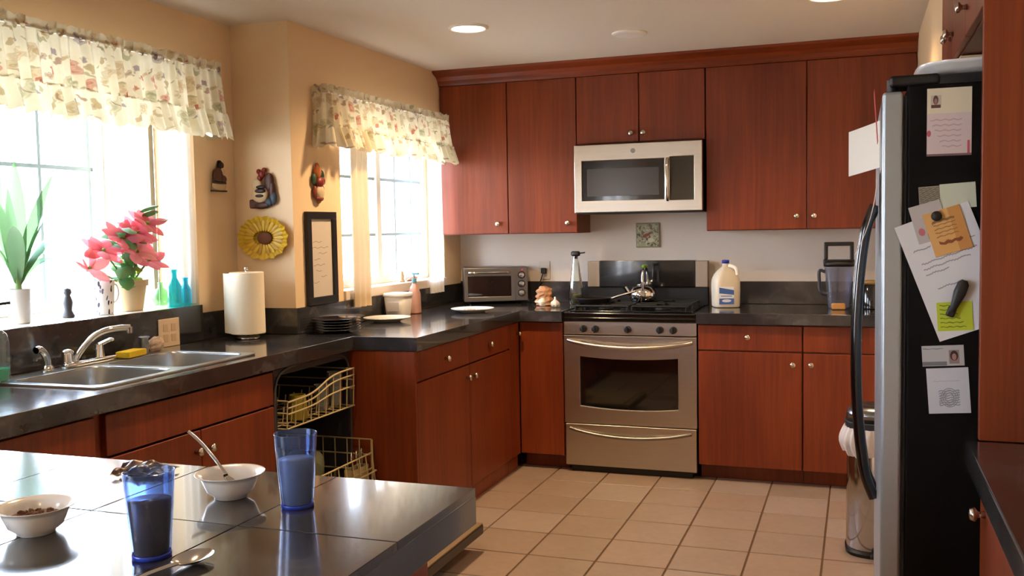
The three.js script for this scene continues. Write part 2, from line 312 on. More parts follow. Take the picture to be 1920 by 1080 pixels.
// door or drawer front on a cabinet whose local front looks along +z
function front(o, name, x0, x1, y0, y1, z, kx, ky) {
  const d = part(name, bx(x0 + 0.002, x1 - 0.002, y0 + 0.002, y1 - 0.002, z, z + 0.019, 0.003, wo++), M.wood, o);
  if (kx !== undefined) knob(d, kx, ky, z + 0.019);
  return d;
}
function upper(label, x0, x1, y0, y1, doors) {
  const o = thing('wall_cabinet', label, 'cabinet');
  part('cabinet_body', bx(x0 + 0.001, x1 - 0.001, y0, y1, 0.002, 0.281, 0.001, wo++), M.wood, o);
  for (const [a, b, kx, ky] of doors) front(o, 'cabinet_door', a, b, y0 + 0.002, y1, 0.282, kx, ky);
}
upper('tall red-brown wall cabinet between far window and microwave', -0.885, 0.002, 1.372, 2.298, [[-0.883, -0.438, -0.502, 1.435], [-0.436, 0.002, -0.053, 1.434]]);
upper('short red-brown wall cabinet right above the microwave', 0.004, 0.764, 1.897, 2.298, [[0.004, 0.381, 0.338, 1.95], [0.383, 0.764, 0.41, 1.95]]);
upper('wide red-brown wall cabinet right of the microwave', 0.768, 1.878, 1.372, 2.298, [[0.768, 1.318, 1.266, 1.447], [1.320, 1.878, 1.359, 1.447]]);
{
  const prof = [[0, 0], [0.302, 0], [0.312, 0.012], [0.318, 0.03], [0.34, 0.05], [0.375, 0.062], [0.395, 0.07], [0.40, 0.084], [0, 0.084]];
  const g = extr(prof, XR - XL2 - 0.004).rotateY(-Math.PI / 2).translate(XR - 0.002, 2.2985, 0.001);   // profile x becomes room z
  const c = struct('trim_1', muv(g, 0, 0, true), M.wood); c.userData.label = 'red-brown crown moulding above the wall cabinets';
}
// base cabinets, local frame: front at z = 0 looks along +z, x along the run
function base(label, name, p, turn, w, build, toe = 0.08, depth = 0.58, h0 = 0.09, h1 = 0.868, hollow) {
  const o = thing(name, label, 'cabinet', p, turn);
  part('cabinet_body', hollow ? [bx(0.001, 0.019, h0, h1, -depth, -0.0005, 0, wo++), bx(w - 0.019, w - 0.001, h0, h1, -depth, -0.0005, 0, wo++), bx(0.019, w - 0.019, h0, h0 + 0.018, -depth, -0.0005), bx(0.019, w - 0.019, h0, h1 - 0.25, -depth, -depth + 0.01)] : bx(0.001, w - 0.001, h0, h1, -depth, -0.0005, 0.001, wo++), M.wood, o);
  part('toe_kick', bx(0.001, w - 0.001, 0.001, h0 - 0.0005, -depth, -toe, 0, wo++), M.wood, o);
  build(o); return o;
}
base('red-brown base cabinet directly right of the range', 'base_cabinet', [0.765, 0, 0.596], 0, 0.549, (o) => {
  front(o, 'drawer_front', 0, 0.547, 0.726, 0.866, 0, 0.267, 0.802); front(o, 'cabinet_door', 0, 0.547, 0.09, 0.722, 0, 0.501, 0.66);
});
base('red-brown base cabinet by the right wall behind the trash can', 'base_cabinet', [1.315, 0, 0.596], 0, 0.562, (o) => {
  front(o, 'drawer_front', 0.001, 0.56, 0.726, 0.866, 0, 0.28, 0.802); front(o, 'cabinet_door', 0.001, 0.56, 0.09, 0.722, 0, 0.043, 0.662);
});
// corner unit left of the range: plain panel, and the bank under the far window looking along +x
base('narrow plain red-brown corner cabinet directly left of the range', 'corner_cabinet', [-0.27, 0, 0.596], 0, 0.268, (o) => { front(o, 'corner_panel', 0.0, 0.266, 0.09, 0.866, 0); });
const L2 = Math.PI / 2;   // local x runs along -z, front looks along +x
base('red-brown base cabinet at the peninsula end of the far window counter', 'base_cabinet', [-0.289, 0, 2.0], L2, 0.62, (o) => {
  front(o, 'drawer_front', 0, 0.619, 0.726, 0.866, 0, 0.315, 0.793); front(o, 'cabinet_door', 0, 0.619, 0.09, 0.722, 0, 0.58, 0.66);
  part('end_panel', bx(-0.018, -0.0005, 0.002, 0.868, -0.575, 0.019, 0.001, wo++), M.wood, o);
}, 0.003);
base('red-brown base cabinet in the middle of the far window counter', 'base_cabinet', [-0.289, 0, 1.379], L2, 0.60, (o) => {
  front(o, 'drawer_front', 0.001, 0.599, 0.726, 0.866, 0, 0.27, 0.793); front(o, 'cabinet_door', 0.001, 0.599, 0.09, 0.722, 0, 0.038, 0.66);
}, 0.003);
base('narrow red-brown base cabinet in the inside corner of the counters', 'base_cabinet', [-0.289, 0, 0.778], L2, 0.16, (o) => { front(o, 'cabinet_door', 0.001, 0.158, 0.09, 0.866, 0, 0.12, 0.80); }, 0.003);
// sink run
base('wide red-brown sink cabinet beside the open dishwasher', 'sink_cabinet', [-0.609, 0, 3.548], L2, 0.908, (o) => {
  front(o, 'drawer_front', 0, 0.906, 0.726, 0.86, 0); front(o, 'cabinet_door', 0, 0.452, 0.09, 0.722, 0, 0.42, 0.65); front(o, 'cabinet_door', 0.454, 0.906, 0.09, 0.722, 0, 0.49, 0.65);
}, 0.05, 0.57, 0.09, 0.865, true);
base('red-brown base cabinet between sink cabinet and peninsula', 'base_cabinet', [-0.609, 0, 4.25], L2, 0.70, (o) => {
  front(o, 'drawer_front', 0.02, 0.66, 0.72, 0.862, 0, 0.3, 0.79); front(o, 'cabinet_door', 0.02, 0.66, 0.09, 0.716, 0, 0.6, 0.66);
}, 0.05);

// ---------------------------------------------------------------- worktops and splashbacks
const SK = { x0: -1.115, x1: -0.635, z0: 2.675, z1: 3.525 };
{
  const o = thing('countertop', 'black stone countertop running under both left windows to the range', 'countertop');
  const rect = (x0, x1, z0, z1) => [[x0, -z0], [x1, -z0], [x1, -z1], [x0, -z1]];
  const outline = [[XL1 + 0.002, -(ZJ + 0.002)], [XL2 + 0.002, -(ZJ + 0.002)], [XL2 + 0.002, -0.002], [-0.002, -0.002], [-0.002, -ZC], [XE2, -ZC], [XE2, -2.027], [XE1, -2.027], [XE1, -4.246], [XL1 + 0.002, -4.246]].reverse();
  const slab = extr(outline, 0.058, 0.002, [rect(SK.x0 + 0.02, SK.x1 - 0.02, SK.z0 + 0.02, SK.z1 - 0.02)]).rotateX(-Math.PI / 2).translate(0, CT - 0.060, 0);
  part('worktop_slab', muv(slab), M.granite, o);
  part('splashback', bx(XL1 + 0.001, XL1 + 0.016, CT + 0.001, BS, ZJ + 0.017, W1.z0, 0.002), M.granite, o);
  part('splashback', bx(XL1 + 0.001, XL1 + 0.018, CT + 0.001, 1.092, W1.z0 + 0.001, W1.z1, 0.002), M.granite, o);
  part('splashback', bx(XL1 + 0.001, XL2 + 0.016, CT + 0.001, BS, ZJ + 0.001, ZJ + 0.016, 0.002), M.granite, o);
  part('splashback', bx(XL2 + 0.001, XL2 + 0.016, CT + 0.001, BS, 0.017, ZJ, 0.002), M.granite, o);
  part('splashback', bx(XL2 + 0.001, -0.002, CT + 0.001, BS + 0.010, 0.001, 0.016, 0.002), M.granite, o);
  const b = thing('countertop', 'black stone countertop right of the range with milk jug on it', 'countertop');
  part('worktop_slab', bx(0.761, XR - 0.002, CT - 0.06, CT, 0.001, ZC, 0.003), M.granite, b);
  part('splashback', bx(0.761, XR - 0.002, CT + 0.001, BS + 0.012, 0.001, 0.016, 0.002), M.granite, b);
}
// peninsula in front
{
  const o = thing('kitchen_peninsula', 'dark tiled peninsula counter in the foreground with bowls and tumblers', 'counter');
  const X1 = 0.925, Z0 = 4.252, ZE = 5.30, X0 = XL1 + 0.004;
  part('peninsula_body', bx(X0, 0.86, 0.001, CT - 0.066, 4.33, ZE - 0.1, 0.002, 3), M.wood, o);
  part('top_bed', bx(X0, X1 - 0.004, CT - 0.065, CT - 0.014, Z0 + 0.004, ZE - 0.004), plain(0x0d0c0c, 0.6), o);
  part('edge_strip', [bx(X1 - 0.02, X1, CT - 0.068, CT - 0.0135, Z0, ZE, 0.002), bx(X0, X1 - 0.021, CT - 0.068, CT - 0.0135, Z0, Z0 + 0.02, 0.002)], M.granite, o);
  const xs = [X1]; for (let x = 0.632; x > X0 + 0.05; x -= 0.302) xs.push(x); xs.push(X0);
  const zs = [Z0, 4.574, 4.876, 5.178, ZE];
  for (let i = 0; i < xs.length - 1; i++) for (let j = 0; j < zs.length - 1; j++) {
    const w = xs[i] - xs[i + 1], d = zs[j + 1] - zs[j];
    const g = muv(tileGeo(w - 0.0022, 0.0135, d - 0.0022, 0.0009), rnd() * 3, rnd() * 3);
    const t = part('stone_tile', g, M.granite, o); t.position.set((xs[i] + xs[i + 1]) / 2, CT - 0.0135 + rr(-0.0002, 0.0002), (zs[j] + zs[j + 1]) / 2); t.rotation.set(rr(-0.0006, 0.0006), 0, rr(-0.0006, 0.0006));
  }
}
// counter and tall panel at the right edge
{
  const o = thing('countertop', 'dark stone countertop at the right edge in front of the tall panel', 'countertop');
  part('worktop_slab', bx(1.812, 2.515, CT - 0.055, CT, 3.602, 5.19, 0.004), M.granite, o);
  const c = thing('base_cabinet', 'red-brown base cabinet at the right edge under the dark counter', 'cabinet');
  part('cabinet_body', bx(1.862, 2.5, 0.09, CT - 0.0555, 3.602, 5.15, 0.001, wo++), M.wood, c);
  part('toe_kick', bx(1.92, 2.5, 0.001, 0.0895, 3.602, 5.15), M.wood, c);
  for (const [a, b, k] of [[3.604, 4.10, 3.69], [4.104, 4.62, 4.56], [4.624, 5.14, 4.7]]) {
    const d = part('cabinet_door', bx(1.842, 1.8615, 0.094, 0.868, a, b, 0.003, wo++), M.wood, c); knob(d, 1.842, 0.795, k, -Math.PI / 2);
  }
  solo('tall_side_panel', 'tall dark red-brown panel beside the refrigerator', 'panel', bx(1.838, 2.518, CT + 0.001, CEIL - 0.002, 3.578, 3.600, 0.002, wo++), M.wood);
}
{
  const o = thing('wall_cabinet', 'red-brown cabinet above the refrigerator near the ceiling', 'cabinet');
  part('cabinet_body', bx(1.886, 2.515, 1.915, CEIL - 0.003, 2.105, 3.576, 0.001, wo++), M.wood, o);
  for (const [a, b, k] of [[2.106, 2.498, 2.455], [2.50, 2.9, 2.545], [2.902, 3.574, 2.95]]) { const d = part('cabinet_door', bx(1.866, 1.8855, 1.918, CEIL - 0.005, a, b, 0.003, wo++), M.wood, o); knob(d, 1.866, 1.99, k, -Math.PI / 2); }
}

// ---------------------------------------------------------------- range
{
  const o = thing('gas_range', 'stainless steel gas range with black cooktop and oven window', 'range', [0.001, 0, 0]);
  const W = 0.757, F = 0.615;
  part('range_body', bx(0.004, W - 0.004, 0.03, 0.895, 0.02, F - 0.03, 0.004), M.blackMat, o);
  part('cooktop', [bx(0.002, W - 0.002, 0.895, 0.925, 0.02, F + 0.012, 0.008), bx(0.03, W - 0.03, 0.925, 0.932, 0.10, F - 0.03, 0.003)], M.blackGloss, o);
  const cp = part('control_panel', bx(0, W, 0.799, 0.872, F - 0.028, F, 0.004), M.steel, o);
  const kg = merge([lathe([[0, 0.024], [0.016, 0.024], [0.019, 0.018], [0.021, 0], [0, 0]], 24).rotateX(Math.PI / 2), bx(-0.004, 0.004, -0.019, 0.019, 0.014, 0.034, 0.002)]);
  for (const x of [0.119, 0.188, 0.375, 0.556, 0.63]) { const k = part('control_knob', kg, M.blackMat, cp); k.position.set(x, 0.831, F); }
  part('panel_lip', bx(0, W, 0.873, 0.898, F - 0.03, F + 0.012, 0.006), M.blackGloss, o);
  // oven door with an arched window opening
  const arc = (x0, x1, y, sag, n = 12) => Array.from({ length: n + 1 }, (_, i) => { const t = i / n; return [x0 + (x1 - x0) * t, y - sag * (1 - Math.pow(2 * t - 1, 2))]; });
  const hole = [...arc(0.09, 0.657, 0.386, 0.016), ...arc(0.657, 0.09, 0.676, 0.014)];
  const outer = [[0.003, 0.290], [W - 0.003, 0.290], [W - 0.003, 0.790], [0.003, 0.790]];
  const door = part('oven_door', muv(extr(outer, 0.030, 0.003, [hole]).translate(0, 0, F - 0.033)), M.steel, o);
  part('oven_window', bx(0.07, 0.68, 0.355, 0.70, F - 0.026, F - 0.012), M.ovenGlass, door);
  const bar = []; for (let i = 0; i <= 16; i++) { const t = i / 16, k = 1 - Math.pow(2 * t - 1, 2); bar.push([0.025 + t * (W - 0.05), 0.764 - 0.032 * k, F + 0.004 + 0.05 * Math.pow(k, 0.6)]); }
  part('oven_handle', tube(bar, 0.011, 40, 10), M.steel, door);
  const dr = part('storage_drawer', bx(0.003, W - 0.003, 0.042, 0.282, F - 0.03, F, 0.004), M.steel, o);
  const lip = []; for (let i = 0; i <= 16; i++) { const t = i / 16, k = 1 - Math.pow(2 * t - 1, 2); lip.push([0.03 + t * (W - 0.06), 0.255 - 0.038 * k, F + 0.001 + 0.022 * Math.pow(k, 0.6)]); }
  part('drawer_handle', tube(lip, 0.010, 40, 10), M.steelDark, dr);
  part('base_skirt', bx(0.03, W - 0.03, 0.001, 0.04, 0.05, F - 0.03), M.blackMat, o);
  // backguard
  const bg = part('backguard', bx(0.078, 0.668, 1.035, 1.197, 0.025, 0.085, 0.004), M.blackGloss, o);
  for (const [a, b] of [[0, 0.0775], [0.6685, 0.742]]) part('backguard_end', bx(a, b, 1.035, 1.193, 0.025, 0.083, 0.004), plain(0xa89a8b, 0.4, 0.55), bg, 'beige metallic end cap');
  part('backguard_riser', bx(0.0, 0.742, 0.926, 1.034, 0.02, 0.07, 0.003), M.blackMat, o);
  // grates and burners
  for (let k = 0; k < 2; k++) {
    const x0 = 0.06 + k * 0.33, x1 = x0 + 0.305, z0 = 0.13, z1 = 0.57, y = 0.957, r = 0.006, gs = [];
    const bar4 = (a, b) => gs.push(rod(a, b, r, 6));
    bar4([x0, y, z0], [x1, y, z0]); bar4([x0, y, z1], [x1, y, z1]); bar4([x0, y, z0], [x0, y, z1]); bar4([x1, y, z0], [x1, y, z1]); bar4([x0, y, (z0 + z1) / 2], [x1, y, (z0 + z1) / 2]);
    for (const zc of [0.24, 0.46]) { const xc = (x0 + x1) / 2; for (let q = 0; q < 4; q++) { const a = q * Math.PI / 2; bar4([xc + Math.cos(a) * 0.035, y, zc + Math.sin(a) * 0.035], [xc + Math.cos(a) * (q % 2 ? 0.11 : 0.152), y, zc + Math.sin(a) * (q % 2 ? 0.11 : 0.152)]); } }
    for (const x of [x0, x1]) for (const z of [z0, z1, (z0 + z1) / 2]) bar4([x, 0.93, z], [x, y, z]);
    part('grate', gs, M.blackIron, o);
    for (const zc of [0.24, 0.46]) { const b = part('burner', lathe([[0, 0.016], [0.03, 0.016], [0.034, 0.01], [0.042, 0.008], [0.045, 0], [0, 0]], 24), M.blackIron, o); b.position.set((x0 + x1) / 2, 0.931, zc); }
  }
}
// ---------------------------------------------------------------- microwave
{
  const o = thing('microwave_oven', 'stainless over-the-range microwave hung under the short cabinet', 'microwave', [0.012, 0, 0]);
  part('microwave_body', bx(0.002, 0.744, 1.500, 1.880, 0.03, 0.352, 0.004), M.blackMat, o);
  part('vent_base', bx(0.004, 0.742, 1.483, 1.4995, 0.04, 0.37, 0.003), M.blackMat, o);
  const hole = [[0.042, 1.556], [0.536, 1.556], [0.536, 1.795], [0.042, 1.795]];
  const hole2 = [[0.56, 1.550], [0.704, 1.550], [0.704, 1.802], [0.56, 1.802]];
  const d = part('microwave_door', muv(extr([[0.002, 1.494], [0.744, 1.494], [0.744, 1.882], [0.002, 1.882]], 0.028, 0.003, [hole, hole2]).translate(0, 0, 0.355)), M.steel, o);
  const wn = part('door_window', bx(0.038, 0.54, 1.55, 1.80, 0.3535, 0.376), M.blackGloss, d);
  part('window_screen', bx(0.075, 0.50, 1.585, 1.745, 0.3765, 0.3785, 0.001), PH({ color: 0x3c3632, roughness: 0.18 }), wn);
  part('control_pad', bx(0.555, 0.708, 1.545, 1.806, 0.3535, 0.379, 0.002), M.blackGloss, o);
  const h = []; for (let i = 0; i <= 10; i++) { const t = i / 10; h.push([0.552, 1.552 + t * 0.235, 0.39 + 0.03 * Math.pow(1 - Math.pow(2 * t - 1, 2), 0.5)]); }
  part('door_handle', tube(h, 0.011, 24, 10), M.chrome, d);
  part('emblem', cyl(0.014, 0.014, 0.002, 24).rotateX(Math.PI / 2).translate(0.352, 1.842, 0.386), M.steelDark, d, 'small round metal emblem');
}
// ---------------------------------------------------------------- refrigerator
{
  const o = thing('refrigerator', 'black refrigerator with grey doors covered in notes and papers', 'refrigerator');
  part('fridge_body', bx(1.692, 2.49, 0.03, 1.712, 2.66, 3.55, 0.006), M.fridgeBlack, o);
  part('toe_grille', bx(1.70, 2.4, 0.001, 0.0295, 2.68, 3.53), M.blackMat, o);
  for (const [z0, z1, hz] of [[2.662, 3.058, 3.02], [3.064, 3.549, 3.105]]) {
    const d = part('fridge_door', bx(1.640, 1.684, 0.05, 1.70, z0, z1, 0.008), M.fridgeGrey, o, 'grey metallic refrigerator door');
    const pts = []; for (let i = 0; i <= 14; i++) { const t = i / 14, k = 1 - Math.pow(2 * t - 1, 2); pts.push([1.633 - 0.048 * Math.pow(k, 0.6), 0.655 + t * 0.80, hz]); }
    part('door_handle', tube(pts, 0.0145, 40, 12), M.blackGloss, d, 'long curved black handle');
    part('door_gasket', bx(1.6845, 1.6915, 0.06, 1.69, z0 + 0.01, z1 - 0.01), plain(0x221f20, 0.7), d);
  }
  part('hinge_cover', [bx(1.655, 1.76, 1.7125, 1.738, 3.43, 3.53, 0.008), cyl(0.012, 0.012, 0.03, 16).translate(1.662, 1.701, 3.50)], M.blackMat, o);
}
{
  const t = solo('serving_tray', 'white rounded tray lying on top of the refrigerator', 'tray', [loft([[0, 0.24, 0.26, 7], [0.012, 0.25, 0.27, 7], [0.020, 0.262, 0.282, 7], [0.027, 0.27, 0.29, 7], [0.029, 0.262, 0.282, 7], [0.012, 0.235, 0.255, 7]], 64)], M.ceramic, [1.985, 1.739, 3.24]);
}
// ---------------------------------------------------------------- dishwasher, open
{
  const o = thing('dishwasher', 'open dishwasher with beige wire racks pulled out under the counter', 'dishwasher');
  const z0 = 2.024, z1 = 2.628;
  part('dishwasher_tub', [bx(-1.17, -0.60, 0.10, 0.125, z0, z1), bx(-1.17, -0.60, 0.835, 0.86, z0, z1), bx(-1.17, -1.15, 0.125, 0.835, z0, z1), bx(-1.15, -0.60, 0.125, 0.835, z0, z0 + 0.02), bx(-1.15, -0.60, 0.125, 0.835, z1 - 0.02, z1),
    ...Array.from({ length: 9 }, (_, k) => bx(-1.15, -1.145, 0.2, 0.8, z0 + 0.06 + k * 0.06, z0 + 0.075 + k * 0.06, 0.002))], M.tub, o);
  part('tub_gasket', tube([[-0.597, 0.13, z0 + 0.01], [-0.597, 0.80, z0 + 0.01], [-0.597, 0.845, z0 + 0.05], [-0.597, 0.845, z1 - 0.05], [-0.597, 0.80, z1 - 0.01], [-0.597, 0.13, z1 - 0.01]], 0.006, 60, 6), plain(0x4a4440, 0.6), o);
  const d = part('dishwasher_door', bx(-0.60, 0.048, 0.075, 0.118, z0 + 0.003, z1 - 0.003, 0.006), plain(0x3a332c, 0.4), o);
  part('door_liner', bx(-0.57, 0.00, 0.1185, 0.128, z0 + 0.03, z1 - 0.03, 0.004), plain(0x9c8c70, 0.4), d);
  part('door_edge_strip', bx(0.004, 0.047, 0.1185, 0.126, z0 + 0.01, z1 - 0.01, 0.003), plain(0x8a7355, 0.5), d);
  // upper rack: rails with a dip towards the near side
  const rail = (x, f, r) => tube(Array.from({ length: 13 }, (_, i) => { const z = 2.06 + 0.54 * i / 12; return [x, f(z), z]; }), r, 36, 6);
  const dip = (y, a) => (z) => y - a / (1 + Math.exp(-(z - 2.33) * 22));
  const up = [rail(-0.555, dip(0.792, 0.062), 0.0042), rail(-0.555, dip(0.762, 0.056), 0.0035), rail(-0.555, dip(0.712, 0.03), 0.0035), rail(-0.56, () => 0.622, 0.0035)];
  for (const z of [2.06, 2.60]) for (const y of [0.79, 0.74, 0.70, 0.622]) up.push(rod([-0.555, z > 2.3 ? y - 0.055 * (y > 0.65 ? 1 : 0) : y, z], [-1.08, z > 2.3 ? y - 0.055 * (y > 0.65 ? 1 : 0) : y, z], 0.0032));
  for (let i = 0; i <= 9; i++) { const z = 2.06 + i * 0.06; up.push(rod([-0.556, dip(0.79, 0.06)(z), z], [-0.562, 0.622, z], 0.003), rod([-0.562, 0.622, z], [-1.08, 0.622, z], 0.0028)); }
  for (let i = 1; i <= 7; i++) up.push(rod([-0.56 - i * 0.07, 0.622, 2.06], [-0.56 - i * 0.07, 0.622, 2.60], 0.0028));
  for (let i = 0; i < 8; i++) for (let j = 0; j < 3; j++) up.push(rod([-0.62 - j * 0.16, 0.622, 2.09 + i * 0.065], [-0.61 - j * 0.16, 0.70, 2.09 + i * 0.065], 0.0025));
  part('upper_rack', up, M.rackBeige, o);
  const lo = [];
  for (const y of [0.47, 0.40, 0.33, 0.22]) { const xf = -0.475 + (y < 0.4 ? 0.02 : 0); lo.push(rod([xf, y - (y > 0.35 ? 0.06 : 0), 2.06], [xf, y - (y > 0.35 ? 0.06 : 0), 2.60], 0.004)); for (const z of [2.06, 2.60]) lo.push(rod([xf, y - (y > 0.35 ? 0.0 : 0), z], [-1.05, y, z], 0.0035)); }
  for (let i = 0; i <= 9; i++) { const z = 2.06 + i * 0.06; lo.push(rod([-0.475, 0.41, z], [-0.455, 0.22, z], 0.003), rod([-0.455, 0.22, z], [-1.05, 0.22, z], 0.003)); }
  for (let i = 0; i <= 9; i++) { const x = -0.475 - i * 0.063; for (const z of [2.06, 2.60]) lo.push(rod([x, 0.47, z], [x, 0.22, z], 0.003)); lo.push(rod([x, 0.22, 2.06], [x, 0.22, 2.60], 0.003)); }
  for (let i = 0; i < 10; i++) for (let j = 0; j < 4; j++) lo.push(rod([-0.54 - j * 0.13, 0.22, 2.09 + i * 0.052], [-0.52 - j * 0.13, 0.33, 2.09 + i * 0.052], 0.0026));
  lo.push(rod([-0.475, 0.47, 2.06], [-0.475, 0.22, 2.06], 0.006));
  part('lower_rack', lo, M.rackBeige, o);
  const cup = (r0, r1, h, t) => lathe([[0, 0.004], [r0 - t, 0.004], [r1 - t, h], [r1, h], [r0, 0], [0, 0]], 28);
  const gl = PH({ color: 0xdfe8ea, transmission: 0.9, thickness: 0.003, roughness: 0.05 });
  solo('drinking_glass', 'clear glass in the far end of the upper dishwasher rack', 'glass', cup(0.030, 0.036, 0.15, 0.003), gl, [-0.63, 0.6295, 2.105], 0);
  solo('drinking_glass', 'clear glass behind the rails in the middle of the upper dishwasher rack', 'glass', cup(0.028, 0.034, 0.11, 0.003), gl, [-0.63, 0.6295, 2.22], 0);
  solo('plastic_cup', 'yellow-green plastic cup in the upper dishwasher rack', 'cup', cup(0.045, 0.034, 0.10, 0.003), PH({ color: 0xb7a63a, roughness: 0.35, transmission: 0.25, thickness: 0 }), [-0.625, 0.6295, 2.42]);
  const pl = lathe([[0, 0], [0.07, 0], [0.075, 0.006], [0.12, 0.018], [0.122, 0.022], [0.07, 0.010], [0, 0.008]], 36).rotateZ(1.35);
  const pm = plain(0x7c8466, 0.35);
  ['front', 'middle', 'back'].forEach((w, i) => solo('dinner_plate', 'grey-green plate standing in the lower dishwasher rack, ' + w + ' one', 'plate', pl, pm, [-0.60 - i * 0.10, 0.352, 2.36], 0, 'plates in the lower dishwasher rack'));
  const cu = thing('cutlery_basket', 'beige cutlery basket in the lower dishwasher rack', 'basket', [-0.505, 0.2235, 2.15]);
  part('basket_wall', [bx(-0.024, 0.024, 0, 0.14, -0.07, -0.067), bx(-0.024, 0.024, 0, 0.14, 0.067, 0.07), bx(-0.024, -0.021, 0, 0.14, -0.07, 0.07), bx(0.021, 0.024, 0, 0.14, -0.07, 0.07), bx(-0.024, 0.024, 0, 0.003, -0.07, 0.07)], M.rackBeige, cu);
  for (let i = 0; i < 3; i++) part('spoon', [rod([0, 0.02, -0.04 + i * 0.04], [0.004, 0.18, -0.045 + i * 0.045], 0.003), ball(0.004, 0.195, -0.045 + i * 0.045, 0.005, 0.022, 0.014)], M.chrome, cu);
}
// ---------------------------------------------------------------- sink and tap
{
  const o = thing('kitchen_sink', 'stainless double bowl sink under the garden window', 'sink');
  const { x0, x1, z0, z1 } = SK, y = CT + 0.005, zm = 3.10;
  const rp = (a, b, c, d, r) => { const p = []; for (const [cx, cz, s] of [[b - r, d - r, 0], [a + r, d - r, 1], [a + r, c + r, 2], [b - r, c + r, 3]]) for (let k = 0; k <= 6; k++) { const t = s * Math.PI / 2 + k / 6 * Math.PI / 2; p.push([cx + Math.cos(t) * r, -(cz + Math.sin(t) * r)]); } return p; };
  const bowls = [[x0 + 0.085, x1 - 0.03, z0 + 0.03, zm - 0.018], [x0 + 0.085, x1 - 0.03, zm + 0.018, z1 - 0.03]];
  const deck = extr(rp(x0, x1, z0, z1, 0.03).reverse(), 0.004, 0.0015, bowls.map((b) => rp(...b, 0.05))).rotateX(-Math.PI / 2).translate(0, CT + 0.0015, 0);
  part('sink_deck', deck, M.sinkSteel, o);
  for (const [a, b, c, d] of bowls) {
    const cx = (a + b) / 2, cz = (c + d) / 2, hx = (b - a) / 2, hz = (d - c) / 2;
    part('sink_bowl', loft([[y, hx, hz, 7, cx, cz], [y - 0.006, hx - 0.003, hz - 0.003, 7, cx, cz], [y - 0.165, hx - 0.012, hz - 0.012, 6, cx, cz], [y - 0.18, hx - 0.03, hz - 0.03, 5, cx, cz], [y - 0.183, 0.05, 0.05, 2, cx, cz], [y - 0.187, 0.045, 0.045, 2, cx, cz], [y - 0.188, 0.0, 0.0, 2, cx, cz]], 48, false), S({ color: 0xb4b6b4, metalness: 1, roughness: 0.3, side: THREE.DoubleSide }), o);
  }
  const t = thing('kitchen_tap', 'chrome tap with long arched spout at the back of the sink', 'tap', [0, CT + 0.0075, 0]);
  const X = -1.075;
  part('tap_base', loft([[0, 0.026, 0.13, 4, X, 3.09], [0.012, 0.025, 0.128, 4, X, 3.09], [0.020, 0.020, 0.12, 4, X, 3.09]], 40), M.chrome, t);
  part('tap_spout', [tube([[X, 0.014, 3.165], [X + 0.003, 0.032, 3.158], [X + 0.020, 0.075, 3.131], [X + 0.045, 0.107, 3.109], [X + 0.075, 0.125, 3.082], [X + 0.10, 0.130, 3.05], [X + 0.125, 0.130, 3.017]], 0.0115, 48, 12), cyl(0.011, 0.012, 0.022, 16).translate(X + 0.123, 0.109, 3.020)], M.chrome, t);
  part('tap_handle', [cyl(0.021, 0.019, 0.035).translate(X - 0.012, 0.018, 3.185), ball(X - 0.012, 0.055, 3.185, 0.022, 0.012, 0.022)], M.chrome, t);
  part('tap_handle', [cyl(0.020, 0.015, 0.05).translate(X, 0.018, 3.045), rod([X, 0.065, 3.045], [X + 0.02, 0.080, 3.01], 0.008, 10), ball(X + 0.022, 0.081, 3.006, 0.013, 0.008, 0.013)], M.chrome, t);
  const sp = thing('side_sprayer', 'chrome side sprayer beside the tap', 'sprayer', [X - 0.003, CT + 0.0075, 3.285]);
  part('sprayer_base', lathe([[0, 0], [0.022, 0], [0.020, 0.012], [0.013, 0.022], [0, 0.024]], 24), M.chrome, sp);
  part('sprayer_head', tube([[0, 0.02, 0], [0, 0.045, 0.004], [0, 0.07, 0.016], [0.002, 0.082, 0.036], [0.004, 0.080, 0.052]], 0.0125, 24, 12), M.chrome, sp);
  solo('white_saucer', 'white saucer lying in the far sink bowl', 'saucer', lathe([[0, 0], [0.05, 0], [0.085, 0.016], [0.087, 0.02], [0.05, 0.006], [0, 0.005]], 36), M.ceramic, [-0.865, CT - 0.175, 2.86]);
}
const spg = bx(-0.03, 0.03, 0, 0.025, -0.06, 0.06, 0.005);
solo('sponge', 'yellow kitchen sponge beside the tap', 'sponge', spg, S({ color: 0xd9b21c, roughness: 1, bumpMap: rep(plasterB, 20, 20), bumpScale: 0.002 }), [-1.058, CT + 0.009, 2.895], 0.15);
{
  const b = thing('brush_cup', 'small grey metal cup with brush behind the sink', 'cup', [-1.09, CT + 0.008, 2.785]);
  part('cup_body', lathe([[0, 0], [0.016, 0], [0.016, 0.058], [0.022, 0.062], [0.021, 0.066], [0.013, 0.062], [0.012, 0.004], [0, 0.004]], 24), plain(0x8f9498, 0.3, 0.8), b);
  const g = new THREE.IcosahedronGeometry(0.036, 4); const p = g.attributes.position;
  for (let i = 0; i < p.count; i++) { const v = V(p.getX(i), p.getY(i), p.getZ(i)); const n = vnoise(v.x * 90 + 50, v.y * 90 + v.z * 70 + 50, 999, 999, 7); v.multiplyScalar(0.75 + 0.5 * n); p.setXYZ(i, v.x * 0.75, v.y * 0.85, v.z * 1.15); }
  g.computeVertexNormals();
  solo('crumpled_cloth', 'crumpled tan scrubbing cloth behind the sink', 'cloth', g, plain(0xb49a84, 0.95), [-1.085, CT + 0.034, 2.722]);
}
